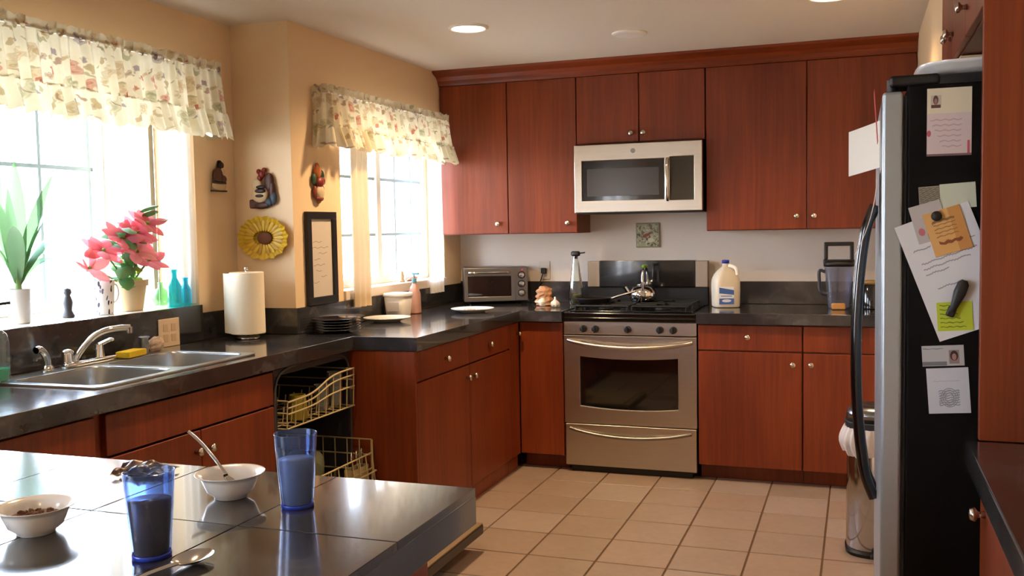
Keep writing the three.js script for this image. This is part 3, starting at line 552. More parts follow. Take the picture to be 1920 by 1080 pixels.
{
  const o = thing('outlet_plate', 'ivory switch and outlet plate on the dark splashback', 'outlet', [XL1 + 0.0195, 0.992, 2.528], Math.PI / 2);
  part('cover_plate', bx(-0.065, 0.065, -0.06, 0.06, 0, 0.006, 0.003), M.plasticIvory, o);
  for (const x of [-0.025, 0.025]) for (const y of [-0.022, 0.022]) part('socket_face', bx(x - 0.014, x + 0.014, y - 0.016, y + 0.016, 0.0062, 0.008, 0.002), plain(0xcdb08f, 0.4), o);
}
{
  const o = thing('dish_soap_bottle', 'clear pump bottle of green dish soap at the left edge', 'bottle', [-1.072, CT + 0.0075, 3.497]);
  part('bottle_body', loft([[0, 0.033, 0.028, 3], [0.006, 0.036, 0.031, 3], [0.13, 0.036, 0.031, 3], [0.155, 0.03, 0.027, 2.5], [0.17, 0.014, 0.014, 2], [0.185, 0.013, 0.013, 2]], 40), PH({ color: 0xeef8f8, transmission: 0.95, thickness: 0, roughness: 0.05 }), o);
  part('green_soap', loft([[0.004, 0.030, 0.025, 3], [0.04, 0.0335, 0.0285, 3], [0.042, 0.0335, 0.0285, 3]], 36), plain(0x119a6e, 0.2), o);
  part('pump_head', [cyl(0.014, 0.014, 0.02, 20).translate(0, 0.186, 0), cyl(0.004, 0.004, 0.05, 10).translate(0, 0.20, 0), cyl(0.012, 0.010, 0.012, 16).translate(0, 0.245, 0), rod([0, 0.252, 0], [0.03, 0.256, -0.035], 0.005, 8)], M.blackMat, o);
}

// ---------------------------------------------------------------- valances and drapes
function valance(label, xw, proj, z0, z1, yT, yS, yH, sd) {
  const o = thing('window_valance', label, 'valance');
  const Lz = z1 - z0, L = Lz + 2 * proj;
  const path = (s) => { // from the wall at the near end, along the rod, back to the wall at the far end; returns x, z, normal
    const d = s < L / 2 ? s : L - s, t = Math.min(1, Math.max(0, (d - proj + 0.04) / 0.08)), n = t * t * (3 - 2 * t) * Math.PI / 2, sg = s < L / 2 ? 1 : -1;
    if (s < proj) return [xw + s, z1, Math.sin(n), Math.cos(n)];
    if (s > L - proj) return [xw + (L - s), z0, Math.sin(n), -Math.cos(n)];
    return [xw + proj, z1 - (s - proj), Math.sin(n), sg * Math.cos(n)];
  };
  const wave = (s, k) => 0.6 * Math.sin(s * 118 + 9 * vnoise(s * 6 + sd, k, 999, 9, 3)) + 0.4 * Math.sin(s * 147 + sd * 2 + k + 4 * vnoise(s * 9, k, 999, 9, 8)) + 1.3 * (vnoise(s * 17 + sd, k + 0.5, 999, 9, 5) - 0.5);
  const strip = (ya, yb, amp0, amp1, out0, out1, k, hem) => sheet((u, v) => {
    const s = u * L, [x, z, nx, nz] = path(s), w = wave(s, k) * (amp0 + (amp1 - amp0) * v), out = out0 + (out1 - out0) * v;
    const edge = Math.min(1, Math.min(s, L - s) / 0.03);
    const y = ya + (yb - ya) * v + (v === 0 || v === 1 ? 1 : 0) * hem * wave(s * 1.3 + 5, k) * (v === 1 ? 1 : 0.5);
    return [x + nx * (w + out) , y, z + nz * (w + out) * edge];
  }, 420, 10, (u, v) => [u * L + sd, (ya + (yb - ya) * v)]);
  part('heading_ruffle', strip(yT + 0.022, yT - 0.02, 0.011, 0.006, 0.004, 0.002, 1, 0.010), M.floral, o);
  part('valance_body', strip(yT - 0.02, yS, 0.009, 0.021, 0.004, 0.020, 2, 0.0), M.floral, o);
  part('bottom_ruffle', strip(yS + 0.006, yH, 0.014, 0.028, 0.028, 0.050, 3, 0.011), M.floral, o);
  part('curtain_rod', [rod([xw + proj - 0.004, yT - 0.012, z0 + 0.01], [xw + proj - 0.004, yT - 0.012, z1 - 0.01], 0.006), rod([xw, yT - 0.012, z0 + 0.012], [xw + proj - 0.004, yT - 0.012, z0 + 0.012], 0.005), rod([xw, yT - 0.012, z1 - 0.012], [xw + proj - 0.004, yT - 0.012, z1 - 0.012], 0.005)], M.whiteTrim, o);
}
valance('wide ruffled floral valance over the garden window above the sink', XL1, 0.085, 2.20, 3.82, 2.152, 1.945, 1.838, 1);
valance('narrow ruffled floral valance over the far window', XL2, 0.085, 0.345, 1.80, 2.09, 1.91, 1.815, 7);
function drape(label, x, z0, z1, y0, y1, mat, folds) {
  const g = sheet((u, v) => [x + 0.012 * Math.sin(u * Math.PI * 2 * folds + 0.4) * (0.7 + 0.3 * v), y1 + (y0 - y1) * v, z0 + (z1 - z0) * (u + 0.012 * Math.sin(v * 7))], 60, 12);
  solo('side_curtain', label, 'curtain', g, mat);
}
drape('opaque beige side curtain hanging at the near end of the far window', XL2 + 0.038, 1.335, 1.51, 1.015, 1.93, M.drape, 3);
drape('bright white sheer side curtain at the far end of the far window', XL2 + 0.030, 0.365, 0.55, 1.02, 1.93, M.sheer, 4);
{
  const g = sheet((u, v) => [-1.315 + 0.105 * u, 1.94 - 0.84 * v, 2.306 + 0.008 * Math.sin(u * 16 + 0.4)], 40, 10);
  solo('side_curtain', 'bright white sheer curtain drawn aside at the far end of the garden window', 'curtain', g, M.sheer);
}

// ---------------------------------------------------------------- wall decorations
{
  const brown = plain(0x4a2414, 0.5), dark = plain(0x24160f, 0.5), red = plain(0x7a1d12, 0.45), cream = plain(0xcbb28c, 0.5), blue = plain(0x2f3e4c, 0.5), ora = plain(0xb4611f, 0.5), green = plain(0x2f4a2c, 0.5), gold = plain(0xa67c34, 0.45), rose = plain(0x8c3a26, 0.5);
  let o = thing('wall_plaque', 'small brown hen plaque on the wall beside the garden window', 'plaque', [XL1 + 0.001, 1.675, 2.135], Math.PI / 2);
  part('nest', [ball(0, -0.045, 0.014, 0.052, 0.026, 0.014), bx(-0.042, 0.042, -0.071, -0.058, 0.001, 0.02, 0.004)], cream, o);
  part('nest_band', [ball(0, -0.032, 0.016, 0.05, 0.012, 0.014), bx(-0.05, 0.05, -0.073, -0.066, 0.001, 0.022, 0.003)], dark, o);
  part('hen_body', [ball(-0.008, 0.0, 0.016, 0.036, 0.038, 0.016), ball(0.022, -0.015, 0.018, 0.024, 0.02, 0.014)], brown, o);
  part('hen_breast', [ball(0.014, 0.018, 0.022, 0.012, 0.020, 0.012)], cream, o);
  part('hen_head', [ball(0.012, 0.048, 0.016, 0.017, 0.018, 0.014), ball(0.006, 0.064, 0.014, 0.014, 0.008, 0.008)], dark, o);
  o = thing('wall_plaque', 'rooster plaque with red comb on the wall above the sunflower dish', 'plaque', [-1.036, 1.616, ZJ + 0.001]);
  part('base', [bx(-0.074, -0.012, -0.092, -0.05, 0.001, 0.024, 0.008), ball(-0.01, -0.078, 0.014, 0.05, 0.018, 0.014)], brown, o);
  part('rooster_body', [ball(-0.015, -0.025, 0.018, 0.046, 0.042, 0.018), ball(-0.032, 0.018, 0.016, 0.026, 0.03, 0.014)], cream, o);
  part('wing', [ball(-0.005, -0.012, 0.03, 0.030, 0.012, 0.01), ball(-0.002, 0.006, 0.03, 0.026, 0.009, 0.009), ball(-0.01, -0.034, 0.03, 0.024, 0.009, 0.009)], dark, o);
  part('tail', [ball(0.034, 0.028, 0.014, 0.026, 0.045, 0.012), ball(0.05, -0.006, 0.014, 0.016, 0.04, 0.012)], brown, o);
  part('tail_tip', [ball(0.055, -0.045, 0.014, 0.019, 0.032, 0.012), ball(0.03, -0.066, 0.014, 0.02, 0.02, 0.012)], blue, o);
  part('comb', [ball(-0.004, 0.066, 0.016, 0.017, 0.018, 0.012), ball(-0.02, 0.08, 0.014, 0.012, 0.012, 0.01), ball(0.01, 0.086, 0.014, 0.012, 0.012, 0.01), ball(-0.012, 0.05, 0.018, 0.012, 0.014, 0.012)], red, o);
  o = thing('wall_plaque', 'fruit topped plaque on the wall above the black framed print', 'plaque', [XL2 + 0.001, 1.642, 1.785], Math.PI / 2);
  part('pear', [ball(-0.012, 0.058, 0.016, 0.024, 0.034, 0.015), ball(-0.012, 0.082, 0.014, 0.012, 0.018, 0.010)], ora, o);
  part('leaf', [ball(0.03, 0.036, 0.014, 0.018, 0.03, 0.010), ball(-0.04, 0.02, 0.014, 0.016, 0.028, 0.010), ball(0.04, 0.012, 0.014, 0.016, 0.018, 0.01)], green, o);
  part('apple', [ball(-0.005, 0.006, 0.022, 0.03, 0.026, 0.018), ball(0.02, 0.014, 0.02, 0.02, 0.018, 0.016)], red, o);
  part('bowl', [ball(0, -0.042, 0.018, 0.036, 0.036, 0.018)], cream, o);
  part('bowl_band', [ball(0.034, -0.035, 0.012, 0.012, 0.034, 0.011), ball(-0.034, -0.04, 0.012, 0.012, 0.03, 0.011), ball(0, -0.072, 0.016, 0.034, 0.014, 0.015)], rose, o);
  part('foot', [ball(0, -0.084, 0.012, 0.018, 0.012, 0.010)], gold, o);
  // sunflower dish
  const yel = plain(0xc9a41e, 0.4), yel2 = plain(0xb8901a, 0.4);
  o = thing('sunflower_dish', 'oval yellow sunflower dish with brown centre hung on the wall', 'dish', [-1.037, 1.385, ZJ + 0.001]);
  const dish = sheet((u, v) => { const a = u * Math.PI * 2, R = v * (1 + (v > 0.75 ? 0.035 * Math.sign(Math.sin(a * 15)) * (v - 0.75) * 4 * Math.abs(Math.sin(a * 15)) : 0)); return [Math.cos(a) * R * 0.136, Math.sin(a) * R * 0.101, 0.006 + 0.026 * v * v + 0.003 * v * Math.cos(a * 30)]; }, 180, 14);
  const dback = sheet((u, v) => { const a = -u * Math.PI * 2; return [Math.cos(a) * v * 0.130, Math.sin(a) * v * 0.096, 0.001 + 0.022 * v * v]; }, 60, 6);
  part('dish_body', [dish, dback], yel, o);
  for (let k = 0; k < 24; k++) { const a = k / 24 * Math.PI * 2; const p = part('petal', at(ball(0, 0, 0, 0.034, 0.011, 0.004, 10), Math.cos(a) * 0.085, Math.sin(a) * 0.062, 0.021, 0, 0, Math.atan2(Math.sin(a) * 0.75, Math.cos(a))), k % 2 ? yel2 : yel, o); }
  part('flower_centre', ball(0, 0, 0.012, 0.042, 0.031, 0.012, 24), plain(0x6b3d22, 0.8), o);
}
{
  const o = thing('framed_print', 'tall black framed print standing on the splashback by the far window', 'picture', [XL2 + 0.002, 1.056, 1.772], Math.PI / 2);
  const h = 0.45, w = 0.136;
  part('picture_frame', [bx(-w, w, 0, 0.038, 0, 0.02, 0.003), bx(-w, w, h - 0.036, h, 0, 0.02, 0.003), bx(-w, -w + 0.038, 0.038, h - 0.036, 0, 0.02, 0.003), bx(w - 0.038, w, 0.038, h - 0.036, 0, 0.02, 0.003)], M.blackMat, o);
  const tex = canvasTex(256, 512, (c, W, H) => { c.fillStyle = '#cfc3b2'; c.fillRect(0, 0, W, H); c.strokeStyle = '#8d867d'; c.lineWidth = 4; let y = 150; for (const [x0, x1] of [[30, 140], [20, 220], [90, 200], [40, 120], [30, 170], [60, 130], [120, 190], [30, 100]]) { c.beginPath(); c.moveTo(x0, y); for (let x = x0; x < x1; x += 8) c.lineTo(x, y + 4 * Math.sin(x * 0.7 + y)); c.stroke(); y += 38; } });
  const g = new THREE.BoxGeometry(2 * (w - 0.036), h - 0.072, 0.006).translate(0, h / 2 + 0.001, 0.006);
  part('print', g, S({ map: tex, roughness: 0.35 }), o);
}
// decorative trivet tile on the back wall
{
  const tex = canvasTex(256, 256, (c, W, H) => {
    c.fillStyle = '#9c9a7c'; c.fillRect(0, 0, W, H); let s = 77; const q = () => (s = (s * 16807) % 2147483647) / 2147483647;
    const cols = ['#5d6544', '#7b7f5c', '#4c4436', '#b9b394', '#6a4a36'];
    for (let i = 0; i < 90; i++) { c.fillStyle = cols[(q() * 5) | 0]; c.beginPath(); c.ellipse(q() * W, q() * H, 6 + q() * 18, 4 + q() * 9, q() * 3, 0, 7); c.fill(); }
    c.fillStyle = '#7d3a24'; c.beginPath(); c.ellipse(105, 130, 46, 18, -0.4, 0, 7); c.fill(); c.beginPath(); c.ellipse(150, 108, 24, 14, -0.6, 0, 7); c.fill();
    c.fillStyle = '#c3bf9e'; c.beginPath(); c.ellipse(165, 185, 36, 26, 0, 0, 7); c.fill();
  });
  const o = thing('decorative_tile', 'square green patterned tile hung above the range', 'tile', [0.368, 1.350, 0.001]);
  part('tile_body', bx(-0.075, 0.075, -0.076, 0.076, 0, 0.010, 0.008), plain(0x8a8a6c, 0.4), o);
  part('tile_print', new THREE.BoxGeometry(0.134, 0.136, 0.002).translate(0, 0, 0.0112), S({ map: tex, roughness: 0.35 }), o);
}
{
  const o = thing('wall_outlet', 'wall outlet with black plug behind the toaster oven', 'outlet', [-0.305, 1.135, 0.001]);
  part('cover_plate', bx(-0.036, 0.036, -0.058, 0.058, 0, 0.005, 0.002), plain(0xd2c6b8, 0.4), o);
  part('plug', bx(-0.017, 0.017, -0.02, 0.016, 0.0055, 0.035, 0.006), M.blackMat, o);
  part('power_cord', tube([[-0.002, -0.016, 0.03], [-0.015, -0.06, 0.036], [-0.035, -0.11, 0.03], [-0.05, -0.16, 0.04], [-0.07, -0.195, 0.07]], 0.004, 24, 6), M.blackMat, o);
}

// ---------------------------------------------------------------- things on the garden window sill
const SY = W1.y0 + 0.0125;
function leafGeo(len, wid, droop, twist = 0, seg = 8) {   // leaf growing along +y, bending towards +z
  return sheet((u, v) => { const w = wid * Math.pow(Math.sin(Math.PI * Math.min(0.985, 0.06 + v * 0.94)), 0.75) * (u - 0.5), a = droop * v; return [w * Math.cos(twist * v), len * (Math.sin(a) / Math.max(droop, 0.01)), len * (1 - Math.cos(a)) / Math.max(droop, 0.01) + Math.abs(w) * 0.35]; }, 2, seg);
}
{
  const leafM = PH({ color: 0x6f9a68, roughness: 0.6, transmission: 0.3, thickness: 0, side: THREE.DoubleSide });
  const o = thing('potted_dracaena', 'tall strap leaved green plant in a grey pot at the left end of the sill', 'plant', [-1.36, SY, 3.13]);
  part('plant_pot', lathe([[0, 0], [0.034, 0], [0.036, 0.006], [0.041, 0.13], [0.038, 0.13], [0.033, 0.01], [0, 0.01]], 28), plain(0xb9b6b2, 0.5), o);
  part('soil', cyl(0.036, 0.037, 0.006, 20).translate(0, 0.112, 0), plain(0x3a2a1e, 1), o);
  part('stem', rod([0, 0.11, 0], [0, 0.19, 0], 0.012, 8), plain(0x6f8a4a, 0.7), o);
  for (const [yaw, tilt, len, w, droop] of [[0.2, 0.06, 0.40, 0.060, 0.25], [1.7, 0.14, 0.38, 0.056, 0.5], [2.9, 0.35, 0.36, 0.058, 1.0], [3.5, 0.3, 0.34, 0.062, 2.1], [3.2, 0.35, 0.30, 0.06, 2.3], [2.4, 0.2, 0.40, 0.06, 0.5], [3.9, 0.1, 0.42, 0.06, 0.3], [4.4, 0.2, 0.36, 0.056, 0.6], [5.4, 0.25, 0.36, 0.054, 0.7], [0.8, 0.3, 0.30, 0.05, 1.1]]) {
    const l = part('leaf', leafGeo(len * 1.15, w * 1.2, droop), leafM, o); l.position.set(0, 0.145, 0); l.rotation.set(tilt, yaw, 0, 'YXZ');
  }
}
{
  const o = solo('dark_figurine', 'small dark figurine on the garden window sill', 'figurine', lathe([[0, 0], [0.022, 0], [0.024, 0.008], [0.014, 0.03], [0.019, 0.06], [0.014, 0.08], [0.010, 0.088], [0.016, 0.10], [0.013, 0.114], [0, 0.118]], 20), plain(0x2c2a2c, 0.5), [-1.36, SY, 2.895]);
  const tex = canvasTex(256, 128, (c, W, H) => { c.fillStyle = '#e9e6e4'; c.fillRect(0, 0, W, H); let s = 33; const q = () => (s = (s * 16807) % 2147483647) / 2147483647; for (let i = 0; i < 34; i++) { c.fillStyle = ['#4b4450', '#6d6a78', '#2e2c33'][(q() * 3) | 0]; c.beginPath(); c.ellipse(q() * W, q() * H, 3 + q() * 6, 4 + q() * 9, q() * 3, 0, 7); c.fill(); } });
  const m = thing('tall_mug', 'tall white mug with dark floral pattern on the sill', 'mug', [-1.31, SY, 2.755]);
  part('mug_body', lathe([[0, 0], [0.034, 0], [0.036, 0.004], [0.044, 0.142], [0.041, 0.142], [0.033, 0.008], [0, 0.008]], 36), S({ map: (tex.wrapS = tex.wrapT = THREE.RepeatWrapping, tex.repeat.set(2, 5), tex), roughness: 0.25 }), m);
  part('mug_handle', tube([[0, 0.118, -0.042], [0, 0.12, -0.066], [0, 0.09, -0.082], [0, 0.055, -0.07], [0, 0.042, -0.037]], 0.0045, 24, 8), M.ceramic, m);
}
{
  const red = PH({ color: 0xd2606a, roughness: 0.7, transmission: 0.35, thickness: 0, side: THREE.DoubleSide }), pink = PH({ color: 0xe0878a, roughness: 0.7, transmission: 0.35, thickness: 0, side: THREE.DoubleSide });
  const green = PH({ color: 0x4d7d3e, roughness: 0.6, transmission: 0.3, thickness: 0, side: THREE.DoubleSide }), lime = PH({ color: 0x93b83e, roughness: 0.6, transmission: 0.4, thickness: 0, side: THREE.DoubleSide });
  const o = thing('potted_poinsettia', 'red poinsettia in a tan pot on the garden window sill', 'plant', [-1.345, SY, 2.575]);
  part('plant_pot', lathe([[0, 0], [0.055, 0], [0.058, 0.006], [0.074, 0.105], [0.082, 0.107], [0.084, 0.132], [0.078, 0.132], [0.07, 0.10], [0.055, 0.01], [0, 0.01]], 36), plain(0xc8ae84, 0.6), o);
  part('soil', cyl(0.07, 0.073, 0.006, 24).translate(0, 0.108, 0), plain(0x3a2a1e, 1), o);
  const lg = leafGeo(0.10, 0.062, 0.8, 0, 6), bg = leafGeo(0.095, 0.055, 0.7, 0, 6), stems = [];
  for (const [dx, dy, dz, n, m] of [[0.05, 0.33, -0.01, 8, red], [0.06, 0.37, -0.06, 7, red], [0.05, 0.31, 0.08, 8, red], [0.03, 0.26, 0.17, 7, red], [0.07, 0.25, 0.02, 7, pink], [0.03, 0.19, 0.25, 6, pink], [0.06, 0.21, -0.06, 6, red]]) {
    stems.push(tube([[dx * 0.2, 0.11, dz * 0.15], [dx * 0.6, (0.11 + dy) / 2, dz * 0.5], [dx, dy, dz]], 0.004, 12, 6));
    for (let k = 0; k < n; k++) { const b = part('bract', bg, m, o); b.position.set(dx, dy, dz); b.rotation.set(rr(0.75, 1.25), k / n * Math.PI * 2 + rr(-0.2, 0.2), 0, 'YXZ'); b.rotateOnWorldAxis(V(0.25, 0, -1).normalize(), rr(0.5, 0.9)); }
    part('flower_bud', ball(dx + 0.006, dy + 0.004, dz, 0.008, 0.008, 0.008, 8), lime, o);
  }
  for (let k = 0; k < 30; k++) { const a = k * 2.4, h = 0.14 + 0.22 * (k / 30), rad = 0.02 + 0.03 * rnd(); const l = part('leaf', lg, k % 5 === 0 ? lime : green, o); l.position.set(Math.cos(a) * rad + 0.02, h, Math.sin(a) * rad + rr(-0.06, 0.10)); l.rotation.set(rr(0.8, 1.8), a + rr(-0.4, 0.4), 0, 'YXZ'); l.rotateOnWorldAxis(V(0.25, 0, -1).normalize(), rr(0.2, 0.7)); }
  for (const [dy, dz] of [[0.40, -0.085], [0.42, -0.06], [0.36, -0.10]]) { const l = part('leaf', lg, green, o); l.position.set(0.03, dy, dz); l.rotation.set(0.9, rr(1.2, 2.4), 0, 'YXZ'); }
  part('stem', stems, plain(0x6f8a4a, 0.7), o);
}
{
  const aqua = (c) => PH({ color: c, transmission: 0.9, thickness: 0, roughness: 0.15, ior: 1.45, side: THREE.DoubleSide });
  const bot = (r, h, rn) => lathe([[0, 0.004], [r - 0.003, 0.004], [r - 0.003, h * 0.55], [rn - 0.002, h * 0.78], [rn - 0.002, h], [rn + 0.002, h], [rn + 0.003, h * 0.97], [rn, h * 0.95], [rn, h * 0.78], [r, h * 0.55], [r, 0.004], [r - 0.004, 0], [0, 0]], 32);
  solo('glass_bottle', 'taller turquoise glass bottle on the garden window sill', 'bottle', bot(0.031, 0.168, 0.012), aqua(0x62dde4), [-1.245, SY, 2.402]);
  solo('glass_bottle', 'shorter turquoise glass bottle nearest the window corner', 'bottle', bot(0.026, 0.128, 0.012), aqua(0x86e6f2), [-1.245, SY, 2.328]);
  solo('glass_vase', 'small round pale green glass vase beside the turquoise bottles', 'vase', lathe([[0, 0.004], [0.03, 0.006], [0.046, 0.03], [0.047, 0.045], [0.034, 0.072], [0.012, 0.084], [0.011, 0.104], [0.016, 0.108], [0.014, 0.108], [0.009, 0.104], [0.010, 0.086], [0.014, 0.086]].slice(0, 9).concat([[0.013, 0.11], [0.009, 0.104], [0.0095, 0.086], [0.031, 0.070], [0.044, 0.045], [0.043, 0.03], [0.028, 0.009], [0, 0.008]]), 36), aqua(0xd2efd2), [-1.345, SY, 2.372]);
  const b = thing('bird_pick', 'small turquoise bird ornament on a stick above the round vase', 'ornament', [-1.345, SY + 0.02, 2.374]);
  part('stick', rod([0, 0, 0], [0, 0.16, 0.004], 0.0015), plain(0x8a7a5a, 0.7), b);
  part('bird', [at(ball(0, 0, 0, 0.009, 0.026, 0.010), 0, 0.185, 0.004, 0.5), ball(0, 0.212, 0.02, 0.008, 0.008, 0.008), at(ball(0, 0, 0, 0.004, 0.018, 0.012), 0, 0.198, -0.008, -0.8)], plain(0x18aebb, 0.4), b);
}

// ---------------------------------------------------------------- things on the left counter
{
  const o = thing('paper_towel_roll', 'fat paper towel roll on a chrome stand beside the sink', 'paper towel', [-1.015, CT + 0.001, 2.195]);
  part('stand_base', lathe([[0, 0], [0.055, 0], [0.057, 0.004], [0.05, 0.012], [0.02, 0.018], [0, 0.018]], 36), M.chrome, o);
  part('towel_roll', [lathe([[0.02, 0.024], [0.075, 0.022], [0.077, 0.026], [0.077, 0.296], [0.075, 0.300], [0.02, 0.298], [0.02, 0.024]], 56), sheet((u, v) => { const a = 1.9 + u * 0.9, r = 0.0772 + 0.012 * u * u; return [Math.cos(a) * r - 0.02 * u * u, 0.026 + v * 0.27, Math.sin(a) * r]; }, 12, 2)], S({ color: 0xf2e4ca, roughness: 0.95, side: THREE.DoubleSide }), o);
  part('stand_post', [cyl(0.006, 0.006, 0.30, 12).translate(0, 0.012, 0), ball(0, 0.316, 0, 0.010)], M.chrome, o);
}
{
  const pg = lathe([[0, 0.006], [0.06, 0.006], [0.065, 0.0], [0.070, 0.0], [0.074, 0.006], [0.122, 0.020], [0.126, 0.0235], [0.121, 0.0235], [0.075, 0.011], [0, 0.010]], 56);
  solo('dinner_plate', 'empty white plate on the counter in front of the white tub', 'plate', pg, M.ceramic, [-0.735, CT + 0.001, 1.372]);
  const p = thing('dinner_plate', 'white plate with crumbs on the counter near the inside corner', 'plate', [-0.49, CT + 0.001, 0.785]);
  part('plate_body', pg, M.ceramic, p);
  const cr = []; for (let i = 0; i < 26; i++) { const a = rnd() * 6.28, r = rnd() * 0.045; cr.push(at(new THREE.IcosahedronGeometry(rr(0.002, 0.006), 0), Math.cos(a) * r * 1.4, 0.012, Math.sin(a) * r)); }
  const c = part('crumbs', cr, plain(0xb98a55, 0.9), p); c.userData.kind = 'stuff';
  const dg = lathe([[0, 0.003], [0.055, 0.003], [0.058, 0], [0.062, 0], [0.066, 0.004], [0.114, 0.0125], [0.116, 0.0155], [0.112, 0.0155], [0.064, 0.008], [0, 0.007]], 48), dm = PH({ color: 0x16171c, roughness: 0.12, clearcoat: 0.6, clearcoatRoughness: 0.05 });
  const nth = ['bottom', 'second from bottom', 'third from bottom', 'second from top', 'top'];
  nth.forEach((n, k) => solo('dark_plate', n + ' plate in the stack of dark plates under the framed print', 'plate', dg, dm, [-0.750, CT + 0.001 + k * 0.0125, 1.868], 0, 'stack of dark plates'));
}
{
  const o = thing('plastic_tub', 'white plastic tub with lid under the far window', 'tub', [-0.79, CT + 0.001, 1.128]);
  part('tub_body', loft([[0, 0.052, 0.050, 5], [0.006, 0.056, 0.054, 5], [0.115, 0.066, 0.064, 5]], 48), plain(0xd6d1ca, 0.4), o);
  part('tub_lid', loft([[0.1155, 0.0665, 0.0645, 5], [0.117, 0.071, 0.069, 5], [0.130, 0.071, 0.069, 5], [0.134, 0.066, 0.064, 5], [0.131, 0.06, 0.058, 5]], 48), plain(0xe9e6e2, 0.35), o);
  part('tub_label', bx(-0.036, 0.036, 0.035, 0.085, 0.0635, 0.0655, 0.001), plain(0xbfb8b0, 0.5), o);
  const b = thing('soap_bottle', 'pink pump bottle with blue cap beside the white tub', 'bottle', [-0.80, CT + 0.001, 0.90]);
  part('bottle_body', loft([[0, 0.030, 0.036, 3], [0.005, 0.033, 0.040, 3], [0.11, 0.031, 0.037, 3], [0.15, 0.022, 0.026, 2.4], [0.165, 0.012, 0.012, 2], [0.175, 0.012, 0.012, 2]], 36), PH({ color: 0xdcab98, roughness: 0.35, transmission: 0.3, thickness: 0 }), b);
  part('bottle_cap', [cyl(0.015, 0.014, 0.022, 20).translate(0, 0.1755, 0), cyl(0.004, 0.004, 0.024, 8).translate(0, 0.1975, 0), bx(-0.01, 0.03, 0.2215, 0.232, -0.008, 0.008, 0.003)], plain(0x4f8796, 0.4), b);
  const f = thing('sill_figurine', 'tiny tan figurine on the far window sill', 'figurine', [-0.925, W2.y0 + 0.031, 0.80]);
  part('figure', [lathe([[0, 0], [0.016, 0], [0.016, 0.008], [0.008, 0.014], [0.012, 0.035], [0.007, 0.048], [0.010, 0.058], [0, 0.068]], 16)], plain(0xb7a184, 0.6), f);
  const g = new THREE.IcosahedronGeometry(0.05, 4), p = g.attributes.position;
  for (let i = 0; i < p.count; i++) { const v = V(p.getX(i), p.getY(i), p.getZ(i)), n = vnoise(v.x * 60 + 30, v.y * 60 + v.z * 50 + 30, 999, 999, 17); v.multiplyScalar(0.8 + 0.4 * n); p.setXYZ(i, v.x * 0.55, Math.max(-0.014, v.y * 0.35), v.z * 1.2); }
  g.computeVertexNormals();
  solo('folded_cloth', 'crumpled pink cloth on the far window sill', 'cloth', g, plain(0xd9a898, 0.95), [-0.925, W2.y0 + 0.045, 0.68]);
}
// toaster oven set diagonally in the corner
{
  const o = thing('toaster_oven', 'stainless toaster oven set diagonally in the counter corner', 'toaster oven', [-0.742, CT + 0.001, 0.300], 0.436);
  const W = 0.405, D = 0.24;
  part('oven_shell', bx(0, W, 0.014, 0.232, -D, -0.012, 0.010), M.steelDark, o);
  part('control_column', bx(0.322, W - 0.002, 0.018, 0.228, -0.012, 0.0, 0.004), M.steelDark, o);
  const hole = [[0.022, 0.045], [0.300, 0.045], [0.300, 0.178], [0.022, 0.178]];
  const d = part('oven_door', extr([[0.002, 0.020], [0.320, 0.020], [0.320, 0.226], [0.002, 0.226]], 0.010, 0.002, [hole]).translate(0, 0, -0.011), M.steelDark, o);
  part('door_glass', bx(0.018, 0.304, 0.041, 0.182, -0.0115, -0.004), M.ovenGlass, d);
  part('door_handle', [tube([[0.03, 0.2, 0.0], [0.035, 0.2, 0.026], [0.16, 0.2, 0.030], [0.285, 0.2, 0.026], [0.29, 0.2, 0.0]], 0.008, 30, 8)], M.chrome, d);
  const kg = merge([lathe([[0, 0.016], [0.015, 0.016], [0.017, 0.012], [0.018, 0], [0, 0]], 24).rotateX(Math.PI / 2)]);
  const kr = merge([lathe([[0.0185, 0.0], [0.0185, 0.006], [0.023, 0.005], [0.024, 0]], 24).rotateX(Math.PI / 2)]);
  for (const y of [0.180, 0.125, 0.068]) { const k = part('control_knob', kg, M.chrome, o); k.position.set(0.363, y, 0.0005); part('knob_ring', kr, M.blackMat, k); }
  part('indicator_lamp', cyl(0.004, 0.004, 0.003, 12).rotateX(Math.PI / 2).translate(0.368, 0.213, 0.001), S({ color: 0xff2a1a, emissive: 0xff2010, emissiveIntensity: 0.8 }), o);
  for (const [x, z] of [[0.03, -0.03], [W - 0.03, -0.03], [0.03, -D + 0.03], [W - 0.03, -D + 0.03]]) part('foot', cyl(0.012, 0.012, 0.0138, 12).translate(x, 0, z), M.blackMat, o);
}
